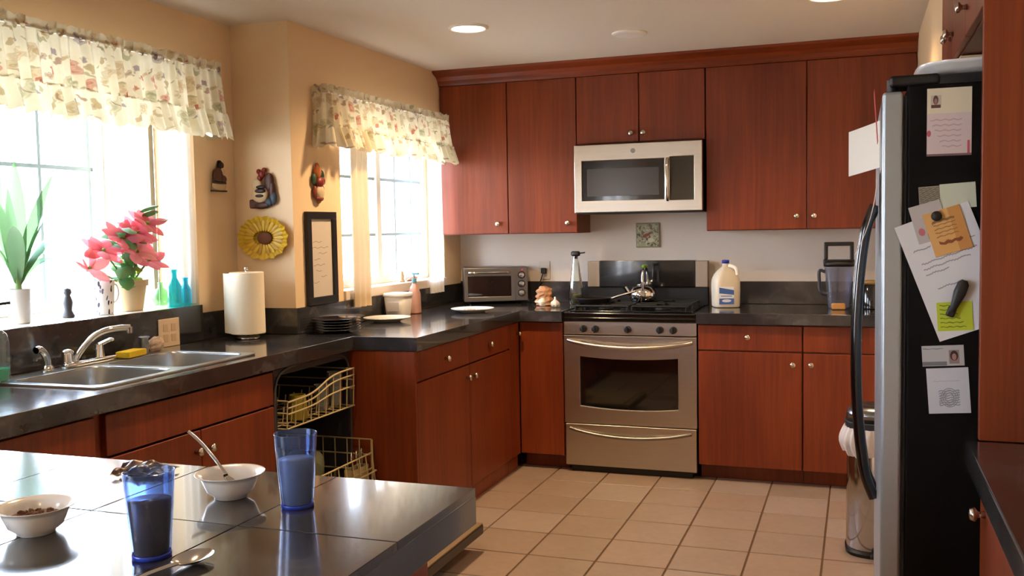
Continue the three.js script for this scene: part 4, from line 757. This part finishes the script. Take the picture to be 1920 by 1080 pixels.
// bread bag, garlic
{
  const g = loft(Array.from({ length: 15 }, (_, k) => { const t = k / 14; const w = 0.055 - 0.012 * t + 0.003 * Math.sin(k * 2.1) - (t > 0.8 ? (t - 0.8) * 0.12 : 0); return [t * 0.118, w, w * 0.75, 2.6, 0.006 * Math.sin(k * 1.7), 0.005 * Math.cos(k * 2.3)]; }), 36);
  const p = g.attributes.position; for (let i = 0; i < p.count; i++) { const n = vnoise(p.getX(i) * 70 + 40, p.getY(i) * 70 + p.getZ(i) * 60 + 40, 999, 999, 23) - 0.5; p.setXYZ(i, p.getX(i) + n * 0.016, p.getY(i), p.getZ(i) + n * 0.012); } g.computeVertexNormals();
  solo('bread_bag', 'crumpled tan bread bag between toaster oven and range', 'bag', g, plain(0xb98458, 0.55), [-0.225, CT + 0.001, 0.27]);
  const gar = merge([lathe([[0, 0], [0.012, 0.001], [0.026, 0.012], [0.028, 0.022], [0.018, 0.036], [0.007, 0.046], [0.005, 0.062], [0, 0.064]], 24), ...Array.from({ length: 6 }, (_, k) => ball(Math.cos(k * 1.047) * 0.017, 0.018, Math.sin(k * 1.047) * 0.017, 0.012, 0.018, 0.012, 10))]);
  solo('garlic_bulb', 'upright white garlic bulb beside the range', 'garlic', gar, plain(0xe6dccb, 0.6), [-0.112, CT + 0.001, 0.41]);
  solo('garlic_bulb', 'tipped over white garlic bulb in front of the bread bag', 'garlic', at(gar, 0, 0.028, 0, 0.3, 0.4, 1.45), plain(0xe0d3bd, 0.6), [-0.165, CT + 0.001, 0.43]);
}
// oil bottle
{
  const o = thing('oil_bottle', 'tall glass oil bottle with black stopper left of the range', 'bottle', [-0.055, CT + 0.001, 0.15]);
  const prof = (e) => [[0, 0.004 + e], [0.046 - e, 0.004 + e], [0.047 - e, 0.06], [0.040 - e, 0.12], [0.026 - e, 0.22], [0.018 - e, 0.28], [0.017 - e, 0.295]];
  part('bottle_glass', lathe([...prof(0.003), [0.017, 0.295], [0.018, 0.28], [0.026, 0.22], [0.040, 0.12], [0.047, 0.06], [0.046, 0.004], [0.043, 0], [0, 0]], 40), M.glassClear, o);
  part('olive_oil', lathe([[0, 0.0085], [0.0415, 0.0085], [0.0432, 0.058], [0.0425, 0.066], [0, 0.066]], 36), PH({ color: 0x8f8a1c, roughness: 0.1, transmission: 0.4, thickness: 0.05, ior: 1.4 }), o);
  part('stopper', [cyl(0.0125, 0.0125, 0.02, 16).translate(0, 0.28, 0), loft([[0.2965, 0.024, 0.018, 2.4], [0.304, 0.029, 0.02, 2.4], [0.318, 0.029, 0.02, 2.4], [0.326, 0.022, 0.015, 2.4]], 28), rod([0.026, 0.313, 0], [0.06, 0.318, 0], 0.004, 8)], M.blackMat, o);
}
// kettle and pan on the range
{
  const o = thing('tea_kettle', 'round stainless kettle with arched handle on the range', 'kettle', [0.385, 0.9635, 0.245]);
  part('kettle_body', lathe([[0, 0], [0.066, 0], [0.074, 0.006], [0.081, 0.030], [0.078, 0.055], [0.062, 0.080], [0.040, 0.092], [0, 0.095]], 44), M.chrome, o);
  part('kettle_lid', lathe([[0.0, 0.0955], [0.036, 0.0945], [0.034, 0.100], [0.012, 0.105], [0.008, 0.112], [0, 0.113]], 28), M.chrome, o);
  part('kettle_handle', [tube([[0.012, 0.07, -0.066], [0.012, 0.13, -0.068], [0.012, 0.185, -0.045], [0.012, 0.196, 0.0], [0.012, 0.185, 0.045], [0.012, 0.13, 0.068], [0.012, 0.07, 0.066]], 0.008, 40, 10)], M.chrome, o);
  part('handle_grip', loft([[0.198, 0.012, 0.034, 2.4, 0.012], [0.206, 0.017, 0.04, 2.4, 0.012], [0.214, 0.012, 0.034, 2.4, 0.012]], 24), plain(0x6f9a1c, 0.4), o, 'green grip on the kettle handle');
  part('kettle_spout', tube([[-0.06, 0.035, 0.03], [-0.085, 0.06, 0.042], [-0.10, 0.085, 0.05]], 0.012, 16, 10), M.chrome, o);
  const p = thing('frying_pan', 'dark frying pan with long steel handle on the left burner', 'pan', [0.128, 0.9635, 0.42]);
  part('pan_body', lathe([[0, 0], [0.085, 0], [0.092, 0.004], [0.108, 0.028], [0.110, 0.030], [0.106, 0.030], [0.088, 0.007], [0, 0.005]], 44), plain(0x16110f, 0.4), p);
  part('pan_handle', [tube([[0.10, 0.022, 0.0], [0.13, 0.034, 0.004], [0.19, 0.052, 0.008], [0.255, 0.070, 0.012]], 0.0075, 28, 8)], M.nickel, p);
}
// milk jug
{
  const o = thing('milk_jug', 'gallon milk jug with blue cap and label right of the range', 'jug', [0.868, CT + 0.001, 0.24], 0.35);
  const body = [[0, 0.066, 0.066, 5], [0.006, 0.072, 0.072, 5], [0.10, 0.075, 0.075, 5], [0.155, 0.074, 0.074, 4.5], [0.185, 0.064, 0.066, 3.6], [0.21, 0.045, 0.05, 3], [0.228, 0.026, 0.028, 2.3], [0.236, 0.019, 0.019, 2], [0.25, 0.0185, 0.0185, 2]];
  part('jug_body', loft(body, 56), PH({ color: 0xf3ead6, roughness: 0.42, transmission: 0.35, thickness: 0 }), o);
  part('milk', loft([[0.003, 0.064, 0.064, 5], [0.10, 0.0725, 0.0725, 5], [0.15, 0.072, 0.072, 4.5], [0.165, 0.068, 0.069, 4]], 48), plain(0xf6ead0, 0.4), o);
  part('jug_handle', tube([[0.055, 0.185, 0.055], [0.050, 0.22, 0.048], [0.03, 0.235, 0.03], [0.016, 0.238, 0.016]], 0.011, 20, 10), plain(0xf0e9da, 0.45), o);
  part('jug_cap', lathe([[0, 0.2705], [0.0185, 0.2705], [0.021, 0.267], [0.021, 0.2515], [0, 0.2515]], 28), plain(0x2337a8, 0.4), o);
  const tex = canvasTex(256, 256, (c, W, H) => { c.fillStyle = '#e9edf2'; c.fillRect(0, 0, W, H); c.fillStyle = '#4467b0'; c.beginPath(); c.moveTo(0, 10); c.lineTo(W, 50); c.lineTo(W, 120); c.lineTo(0, 95); c.fill(); c.fillRect(0, 170, W, 86); c.fillStyle = '#dfe6f4'; c.beginPath(); c.ellipse(128, 205, 80, 22, 0, 0, 7); c.fill(); c.fillStyle = '#6f8ac4'; c.fillRect(30, 130, 190, 14); });
  part('jug_label', new THREE.BoxGeometry(0.084, 0.10, 0.0015).translate(-0.012, 0.07, 0.0755), S({ map: tex, roughness: 0.5 }), o);
}
// blender jar
{
  const o = thing('blender_jar', 'tinted blender jar with black handled lid near the right wall', 'blender', [1.487, CT + 0.001, 0.25], 0.1);
  const jar = PH({ color: 0xd6d8e2, transmission: 0.92, thickness: 0, roughness: 0.06 });
  part('jar_body', [loft([[0.0, 0.052, 0.052, 3.4], [0.008, 0.056, 0.056, 3.4], [0.10, 0.066, 0.066, 3.4], [0.225, 0.078, 0.078, 3.4], [0.232, 0.079, 0.079, 3.4], [0.232, 0.075, 0.075, 3.4], [0.10, 0.062, 0.062, 3.4], [0.014, 0.052, 0.052, 3.4]], 48)], jar, o);
  part('jar_handle', tube([[-0.07, 0.20, 0], [-0.10, 0.21, 0], [-0.103, 0.15, 0], [-0.095, 0.09, 0], [-0.062, 0.075, 0]], 0.009, 30, 8), plain(0x35353d, 0.3), o);
  part('jar_lid', [loft([[0.2325, 0.08, 0.08, 3.4], [0.25, 0.081, 0.081, 3.4], [0.262, 0.072, 0.072, 3.4], [0.266, 0.06, 0.06, 3.4]], 40), bx(-0.082, 0.082, 0.250, 0.270, -0.012, 0.012, 0.004)], M.blackMat, o);
  part('lid_handle', [bx(-0.078, -0.058, 0.27, 0.362, -0.014, 0.014, 0.006), bx(0.058, 0.078, 0.27, 0.362, -0.014, 0.014, 0.006), bx(-0.078, 0.078, 0.345, 0.367, -0.014, 0.014, 0.006)], M.blackMat, o);
  part('blade_base', lathe([[0, 0.016], [0.03, 0.016], [0.03, 0.03], [0.012, 0.036], [0.010, 0.10], [0, 0.102]], 20), M.blackMat, o);
  const b = solo('wooden_block', 'small tan wooden block in front of the blender jar', 'block', bx(-0.036, 0.036, 0, 0.034, -0.02, 0.02, 0.008), plain(0xc08a4e, 0.7), [1.487, CT + 0.001, 0.345], 0.1);
  const c = thing('storage_canister', 'black canister with tan lid behind the refrigerator handle', 'canister', [1.66, CT + 0.001, 0.26]);
  part('canister_body', lathe([[0, 0], [0.052, 0], [0.055, 0.004], [0.055, 0.13], [0, 0.132]], 36), M.blackGloss, c);
  part('canister_lid', lathe([[0, 0.133], [0.057, 0.1325], [0.057, 0.15], [0.05, 0.155], [0, 0.156]], 36), plain(0x9c7b43, 0.5), c);
}
// trash can
{
  const o = thing('trash_can', 'stainless step trash can with white liner bag behind the refrigerator', 'trash can', [1.682, 0, 1.555]);
  part('can_base', loft([[0.001, 0.140, 0.120, 2.6], [0.028, 0.143, 0.123, 2.6]], 48), M.blackMat, o);
  part('can_body', loft([[0.0285, 0.138, 0.118, 2.6], [0.48, 0.138, 0.118, 2.6]], 56), S({ color: 0xb8b8ba, metalness: 1, roughness: 0.12 }), o);
  const bag = sheet((u, v) => { const a = u * Math.PI * 2, c = Math.cos(a), s = Math.sin(a), n = Math.pow(Math.pow(Math.abs(c), 2.6) + Math.pow(Math.abs(s), 2.6), -1 / 2.6), w = 0.143 + 0.020 * Math.sin(Math.PI * v) + 0.007 * Math.sin(a * 17 + v * 3) * v + 0.004 * Math.sin(a * 31); return [c * n * w, 0.545 - 0.115 * v + 0.008 * Math.sin(a * 5) * v, s * n * w * 0.87]; }, 120, 8);
  part('liner_bag', bag, PH({ color: 0xdccfc4, roughness: 0.5, transmission: 0.25, thickness: 0, side: THREE.DoubleSide }), o);
  part('rim_band', loft([[0.481, 0.140, 0.120, 2.6], [0.545, 0.141, 0.121, 2.6], [0.568, 0.146, 0.126, 2.6], [0.572, 0.14, 0.12, 2.6]], 48), plain(0x1f2226, 0.4), o);
  part('can_lid', loft([[0.573, 0.141, 0.121, 2.6], [0.61, 0.138, 0.118, 2.6], [0.632, 0.115, 0.095, 2.6], [0.638, 0.08, 0.06, 2.4]], 48), S({ color: 0x8d8f92, metalness: 1, roughness: 0.25 }), o);
  part('foot_pedal', bx(-0.04, 0.04, 0.012, 0.026, 0.118, 0.155, 0.005), M.blackMat, o);
}

// ---------------------------------------------------------------- papers on the refrigerator
{
  const lines = (bg, draw) => canvasTex(256, 256, (c, W, H) => { c.fillStyle = bg; c.fillRect(0, 0, W, H); draw(c, W, H); });
  const scrib = (c, x0, x1, y, col, a = 3, lw = 3) => { c.strokeStyle = col; c.lineWidth = lw; c.beginPath(); c.moveTo(x0, y); for (let x = x0; x <= x1; x += 5) c.lineTo(x, y + a * Math.sin(x * 0.9 + y) * Math.sin(x * 0.23)); c.stroke(); };
  const slip = (name, label, cat, cx, cy, w, h, turn, layer, tex, th = 0.0008) => { const g = new THREE.BoxGeometry(w, h, th); const m = solo(name, label, cat, g, S({ map: tex, roughness: 0.75 }), [cx, cy, 3.551 + layer * 0.0016]); m.rotation.z = turn; return m; };
  const laminated = slip('photo_card', 'laminated card with small portrait at the top of the refrigerator side', 'card', 1.777, 1.627, 0.090, 0.148, 0.0, 0, lines('#cfc8c6', (c, W, H) => {
    c.fillStyle = '#d8d9bd'; c.fillRect(0, 0, W, 95); 
    c.fillStyle = '#b9bcb0'; c.fillRect(22, 26, 60, 46); c.fillStyle = '#2a2622'; c.beginPath(); c.ellipse(50, 44, 15, 17, 0, 0, 7); c.fill(); c.fillRect(24, 62, 54, 12); c.fillStyle = '#8e7565'; c.beginPath(); c.ellipse(50, 49, 9, 11, 0, 0, 7); c.fill();
    for (let i = 0; i < 6; i++) scrib(c, 20 + i * 14, 200, 120 + i * 20, '#a49ba6', 4); c.fillStyle = '#b8505c'; c.fillRect(232, 200, 14, 50); c.beginPath(); c.arc(12, 170, 12, 0, 7); c.fill(); c.fillStyle = '#5d5658'; c.fillRect(0, 248, 256, 8);
  }));
  laminated.material = PH({ map: laminated.material.map, roughness: 0.3, iridescence: 1, iridescenceIOR: 1.8, iridescenceThicknessRange: [300, 600] });
  slip('paper_slip', 'small crinkled grey slip at the left above the large letter', 'paper', 1.742, 1.462, 0.05, 0.05, 0.06, 0, lines('#8f8675', (c) => { for (let i = 0; i < 12; i++) scrib(c, 10, 240, 20 + i * 20, '#5e584d', 8, 6); }));
  slip('note_paper', 'pale green blank note behind the large letter', 'paper', 1.796, 1.465, 0.072, 0.055, 0.06, 1, lines('#c5cbb6', () => {}));
  // the letter hangs crooked and is cut off by the tall panel
  slip('letter', 'large white letter hanging crooked on the refrigerator side', 'paper', 1.789, 1.297, 0.160, 0.272, 0.36, 2, lines('#d8d8da', (c) => { for (const [a, b, y] of [[30, 90, 62], [40, 230, 92], [40, 200, 104], [40, 120, 116], [60, 140, 150], [120, 235, 70]]) scrib(c, a, b, y, '#8d8b94', 2, 2); }));
  slip('postcard', 'pale grey card tilted behind the orange flyer', 'card', 1.738, 1.408, 0.066, 0.085, 0.28, 3, lines('#b7b0ad', (c) => { c.fillStyle = '#b96a72'; c.beginPath(); c.arc(50, 180, 26, 0, 7); c.fill(); c.fillStyle = '#7c8072'; c.fillRect(90, 200, 120, 40); }));
  slip('flyer', 'tilted orange flyer held by a round black magnet', 'flyer', 1.775, 1.388, 0.078, 0.098, 0.30, 4, lines('#d9a765', (c) => { c.fillStyle = '#c98f4c'; c.fillRect(170, 0, 86, 256); for (let i = 0; i < 5; i++) scrib(c, 50, 200, 60 + i * 22, '#8a6a3e', 4, i === 0 ? 12 : 4); scrib(c, 60, 210, 190, '#8b4d2c', 6, 14); }));
  slip('sticky_note', 'bright yellow-green sticky note with handwriting on the letter', 'note', 1.792, 1.199, 0.072, 0.064, 0.06, 3, lines('#b9c832', (c) => { for (let i = 0; i < 6; i++) scrib(c, 24, 110 + 20 * i, 30 + i * 38, '#5d6a1c', 7, 5); }));
  slip('identity_card', 'grey identity card with a portrait above the white leaflet', 'card', 1.769, 1.110, 0.086, 0.046, 0.06, 0, lines('#b3b3b3', (c) => { c.fillStyle = '#76767a'; c.fillRect(0, 200, 150, 50); scrib(c, 10, 130, 40, '#7c7c80', 6, 8); c.fillStyle = '#8d7c78'; c.fillRect(165, 60, 62, 170); c.fillStyle = '#33231f'; c.beginPath(); c.ellipse(196, 130, 24, 62, 0, 0, 7); c.fill(); c.fillStyle = '#a5786a'; c.beginPath(); c.ellipse(196, 145, 14, 42, 0, 0, 7); c.fill(); }));
  slip('leaflet', 'white leaflet with a round grey seal low on the refrigerator side', 'leaflet', 1.781, 1.032, 0.086, 0.102, 0.07, 0, lines('#c6c9d0', (c) => { scrib(c, 40, 200, 74, '#9b9ea6', 2, 2); c.strokeStyle = '#7f828a'; c.lineWidth = 4; for (const r of [52, 40, 26]) { c.beginPath(); c.arc(132, 168, r, 0, 7); c.stroke(); } for (let i = 0; i < 7; i++) scrib(c, 70, 195, 130 + i * 13, '#888b94', 6, 5); }));
  solo('round_magnet', 'round black magnet holding the orange flyer', 'magnet', lathe([[0, 0.008], [0.009, 0.008], [0.011, 0.005], [0.011, 0], [0, 0]], 24).rotateX(Math.PI / 2), M.blackMat, [1.7525, 1.421, 3.5585]);
  const k = thing('magnetic_clip', 'black magnetic clip holding the yellow-green sticky note', 'clip', [1.797, 1.246, 3.5572]);
  part('clip_handle', at(loft([[0, 0.006, 0.005, 2.5], [0.02, 0.009, 0.007, 2.5], [0.045, 0.013, 0.009, 2.5], [0.066, 0.012, 0.008, 2.5], [0.074, 0.006, 0.004, 2.5]], 24), -0.012, -0.036, 0.010, 0, 0, -0.35), M.blackMat, k);
  part('clip_jaw', at(bx(-0.009, 0.009, -0.012, 0.012, 0, 0.012, 0.004), -0.013, -0.036, 0, 0, 0, -0.35), M.blackMat, k);
  // papers on the door fronts, seen edge on
  const red = solo('red_card', 'red card on the front of the refrigerator door', 'card', new THREE.BoxGeometry(0.001, 0.12, 0.09), plain(0xb42c33, 0.6), [1.628, 1.655, 3.45]); red.rotation.z = 0.07;
  const sheetG = sheet((u, v) => { const o = 0.062 * Math.pow(1 - u, 1.4); return [-o + 0.002, (v - 0.5) * 0.118 - 0.25 * o, (u - 0.5) * 0.15]; }, 10, 2);
  solo('folded_paper', 'folded white paper sticking out from the refrigerator door', 'paper', sheetG, S({ color: 0xe6dfd2, roughness: 0.85, side: THREE.DoubleSide }), [1.6335, 1.607, 3.20], 0.12);
  const cal = solo('wall_calendar', 'narrow calendar hanging on the front of the refrigerator door', 'calendar', sheet((u, v) => [-0.006 - 0.05 * v * v, -v * 0.20, (u - 0.5) * 0.2], 6, 10), S({ color: 0xb6aca4, roughness: 0.8, side: THREE.DoubleSide }), [1.639, 1.53, 3.33]);
}

// ---------------------------------------------------------------- things on the peninsula
{
  const cupBlue = PH({ color: 0xcddcf6, transmission: 0.97, thickness: 0, roughness: 0.08, ior: 1.45, side: THREE.DoubleSide });
  const H = 0.130, r0 = 0.0272, r1 = 0.0375, R = (y) => r0 + (r1 - r0) * y / H;
  const shell = lathe([[0, 0.006], [r0 - 0.0022, 0.006], [r1 - 0.0020, H - 0.001], [r1 - 0.0010, H], [r1, H - 0.001], [R(0.01), 0.008], [r0 - 0.001, 0.001], [r0 - 0.004, 0], [0, 0.0015]], 48);
  const footBlue = PH({ color: 0x3a55d8, roughness: 0.25, transmission: 0.4, thickness: 0 });
  const drink = (y) => lathe([[0, 0.0066], [R(0.0066) - 0.0030, 0.0066], [R(y) - 0.0028, y], [0, y]], 44);
  const base = lathe([[r0 - 0.0040, -0.0002], [r0 + 0.0012, 0.0005], [r0 + 0.0015, 0.006], [r0 + 0.0002, 0.0075], [r0 - 0.0015, 0.001]], 44);
  const c1 = thing('tumbler', 'blue tumbler of dark brown drink in the foreground', 'tumbler', [0.600, CT + 0.0008, 4.740], 0, 'blue tumblers');
  part('cup_wall', shell, cupBlue, c1); part('cup_foot', base, footBlue, c1); part('chocolate_drink', drink(0.086), plain(0x5c2613, 0.35), c1);
  const c2 = thing('tumbler', 'blue tumbler of pale milk beside the bowl with upright spoon', 'tumbler', [0.668, CT + 0.0008, 4.450], 0, 'blue tumblers');
  part('cup_wall', shell, cupBlue, c2); part('cup_foot', base, footBlue, c2); part('milk_drink', drink(0.084), plain(0xb4a69c, 0.4), c2);
  const prof = [[0, 0.005], [0.024, 0.006], [0.039, 0.016], [0.047, 0.034], [0.050, 0.0415], [0.0605, 0.0445], [0.0625, 0.0455], [0.0618, 0.0435], [0.0525, 0.0395], [0.0505, 0.034], [0.042, 0.013], [0.030, 0.004], [0.029, 0], [0.026, 0], [0.025, 0.0025], [0, 0.0025]];
  const bg = lathe(prof, 56);
  const b1 = thing('cereal_bowl', 'small white bowl with a spoon standing in it', 'bowl', [0.516, CT + 0.0008, 4.432], 0, 'white bowls');
  part('bowl_body', bg, M.ceramic, b1); part('leftover_milk', lathe([[0, 0.0145], [0.0365, 0.0145], [0.037, 0.0152], [0, 0.0155]], 40), plain(0x8a6a56, 0.4), b1);
  const b2 = thing('cereal_bowl', 'small white bowl of brown cereal at the left edge', 'bowl', [0.335, CT + 0.0008, 4.700], 0, 'white bowls');
  part('bowl_body', bg, M.ceramic, b2);
  part('cereal_milk', lathe([[0, 0.0255], [0.0415, 0.0255], [0.0425, 0.0265], [0, 0.027]], 40), plain(0x7d5a45, 0.4), b2);
  const bits = []; for (let i = 0; i < 60; i++) { const a = rnd() * 6.28, r = Math.sqrt(rnd()) * 0.036; bits.push(at(new THREE.IcosahedronGeometry(rr(0.0025, 0.006), 0), Math.cos(a) * r, 0.0275, Math.sin(a) * r, rnd() * 3, rnd() * 3, 0, [1, 0.5, 1])); }
  const cb = part('cereal_flakes', bits, plain(0x6a4330, 0.7), b2); cb.userData.kind = 'stuff';
  // spoons: bowl at the origin, handle towards +x
  const spoon = (mat, o) => {
    const hw = (t) => 0.0036 + 0.0064 * Math.pow(t, 1.6), L = 0.125;
    part('spoon_bowl', sheet((u, v) => { const a = u * Math.PI * 2, r = v; const ex = Math.cos(a) * 0.026 * r, ez = Math.sin(a) * 0.0175 * r * (1 + 0.12 * Math.cos(a + Math.PI)); return [ex, -0.007 * (1 - r * r) + 0.007, ez]; }, 40, 8), S({ ...{}, color: mat.color, metalness: 1, roughness: 0.14, side: THREE.DoubleSide }), o);
    const pos = []; const n = 24;
    const top = sheet((u, v) => { const x = 0.024 + u * L, w = hw(u) * (u > 0.93 ? Math.sqrt(Math.max(0, 1 - Math.pow((u - 0.93) / 0.07, 2))) + 0.02 : 1), y = 0.0075 + 0.012 * Math.sin(u * 2.2) * 0.6; return [x, y + 0.0022 * Math.sin(v * Math.PI), (v - 0.5) * 2 * w]; }, n, 6);
    const bot = sheet((u, v) => { const x = 0.024 + u * L, w = hw(u) * (u > 0.93 ? Math.sqrt(Math.max(0, 1 - Math.pow((u - 0.93) / 0.07, 2))) + 0.02 : 1), y = 0.0075 + 0.012 * Math.sin(u * 2.2) * 0.6; return [x, y - 0.0022 * Math.sin(v * Math.PI), (0.5 - v) * 2 * w]; }, n, 6);
    part('spoon_handle', [top, bot], mat, o);
  };
  const silver = S({ color: 0xd0cdc6, metalness: 1, roughness: 0.14 });
  const s1 = thing('teaspoon', 'silver teaspoon standing in the small white bowl', 'spoon', [0.523, CT + 0.020, 4.437]); spoon(silver, s1); s1.scale.setScalar(1.15); s1.rotation.set(0.45, Math.PI * 0.885, 0.42, 'YZX');
  const s2 = thing('teaspoon', 'silver spoon lying on the peninsula at the bottom edge', 'spoon', [0.679, CT + 0.0012, 4.748]); spoon(silver, s2); s2.rotation.y = -Math.PI * 0.5; s2.scale.setScalar(1.42);
  // crumpled foil wrapper behind the front tumbler
  const g = sheet((u, v) => [(u - 0.5) * 0.11, 0.004 + 0.026 * vnoise(u * 5 + 3, v * 4 + 3, 99, 99, 5) * Math.sin(Math.PI * Math.min(1, v * 1.1)) + 0.006 * vnoise(u * 14, v * 11, 99, 99, 6), (v - 0.5) * 0.07 + 0.01 * vnoise(u * 6, v * 3, 99, 99, 9)], 30, 20);
  solo('snack_wrapper', 'crumpled dark snack wrapper behind the front tumbler', 'wrapper', g, S({ color: 0x5a4a44, metalness: 0.6, roughness: 0.3, side: THREE.DoubleSide }), [0.245, CT, 4.335], 0.2);
}

renderer.render(scene, camera);
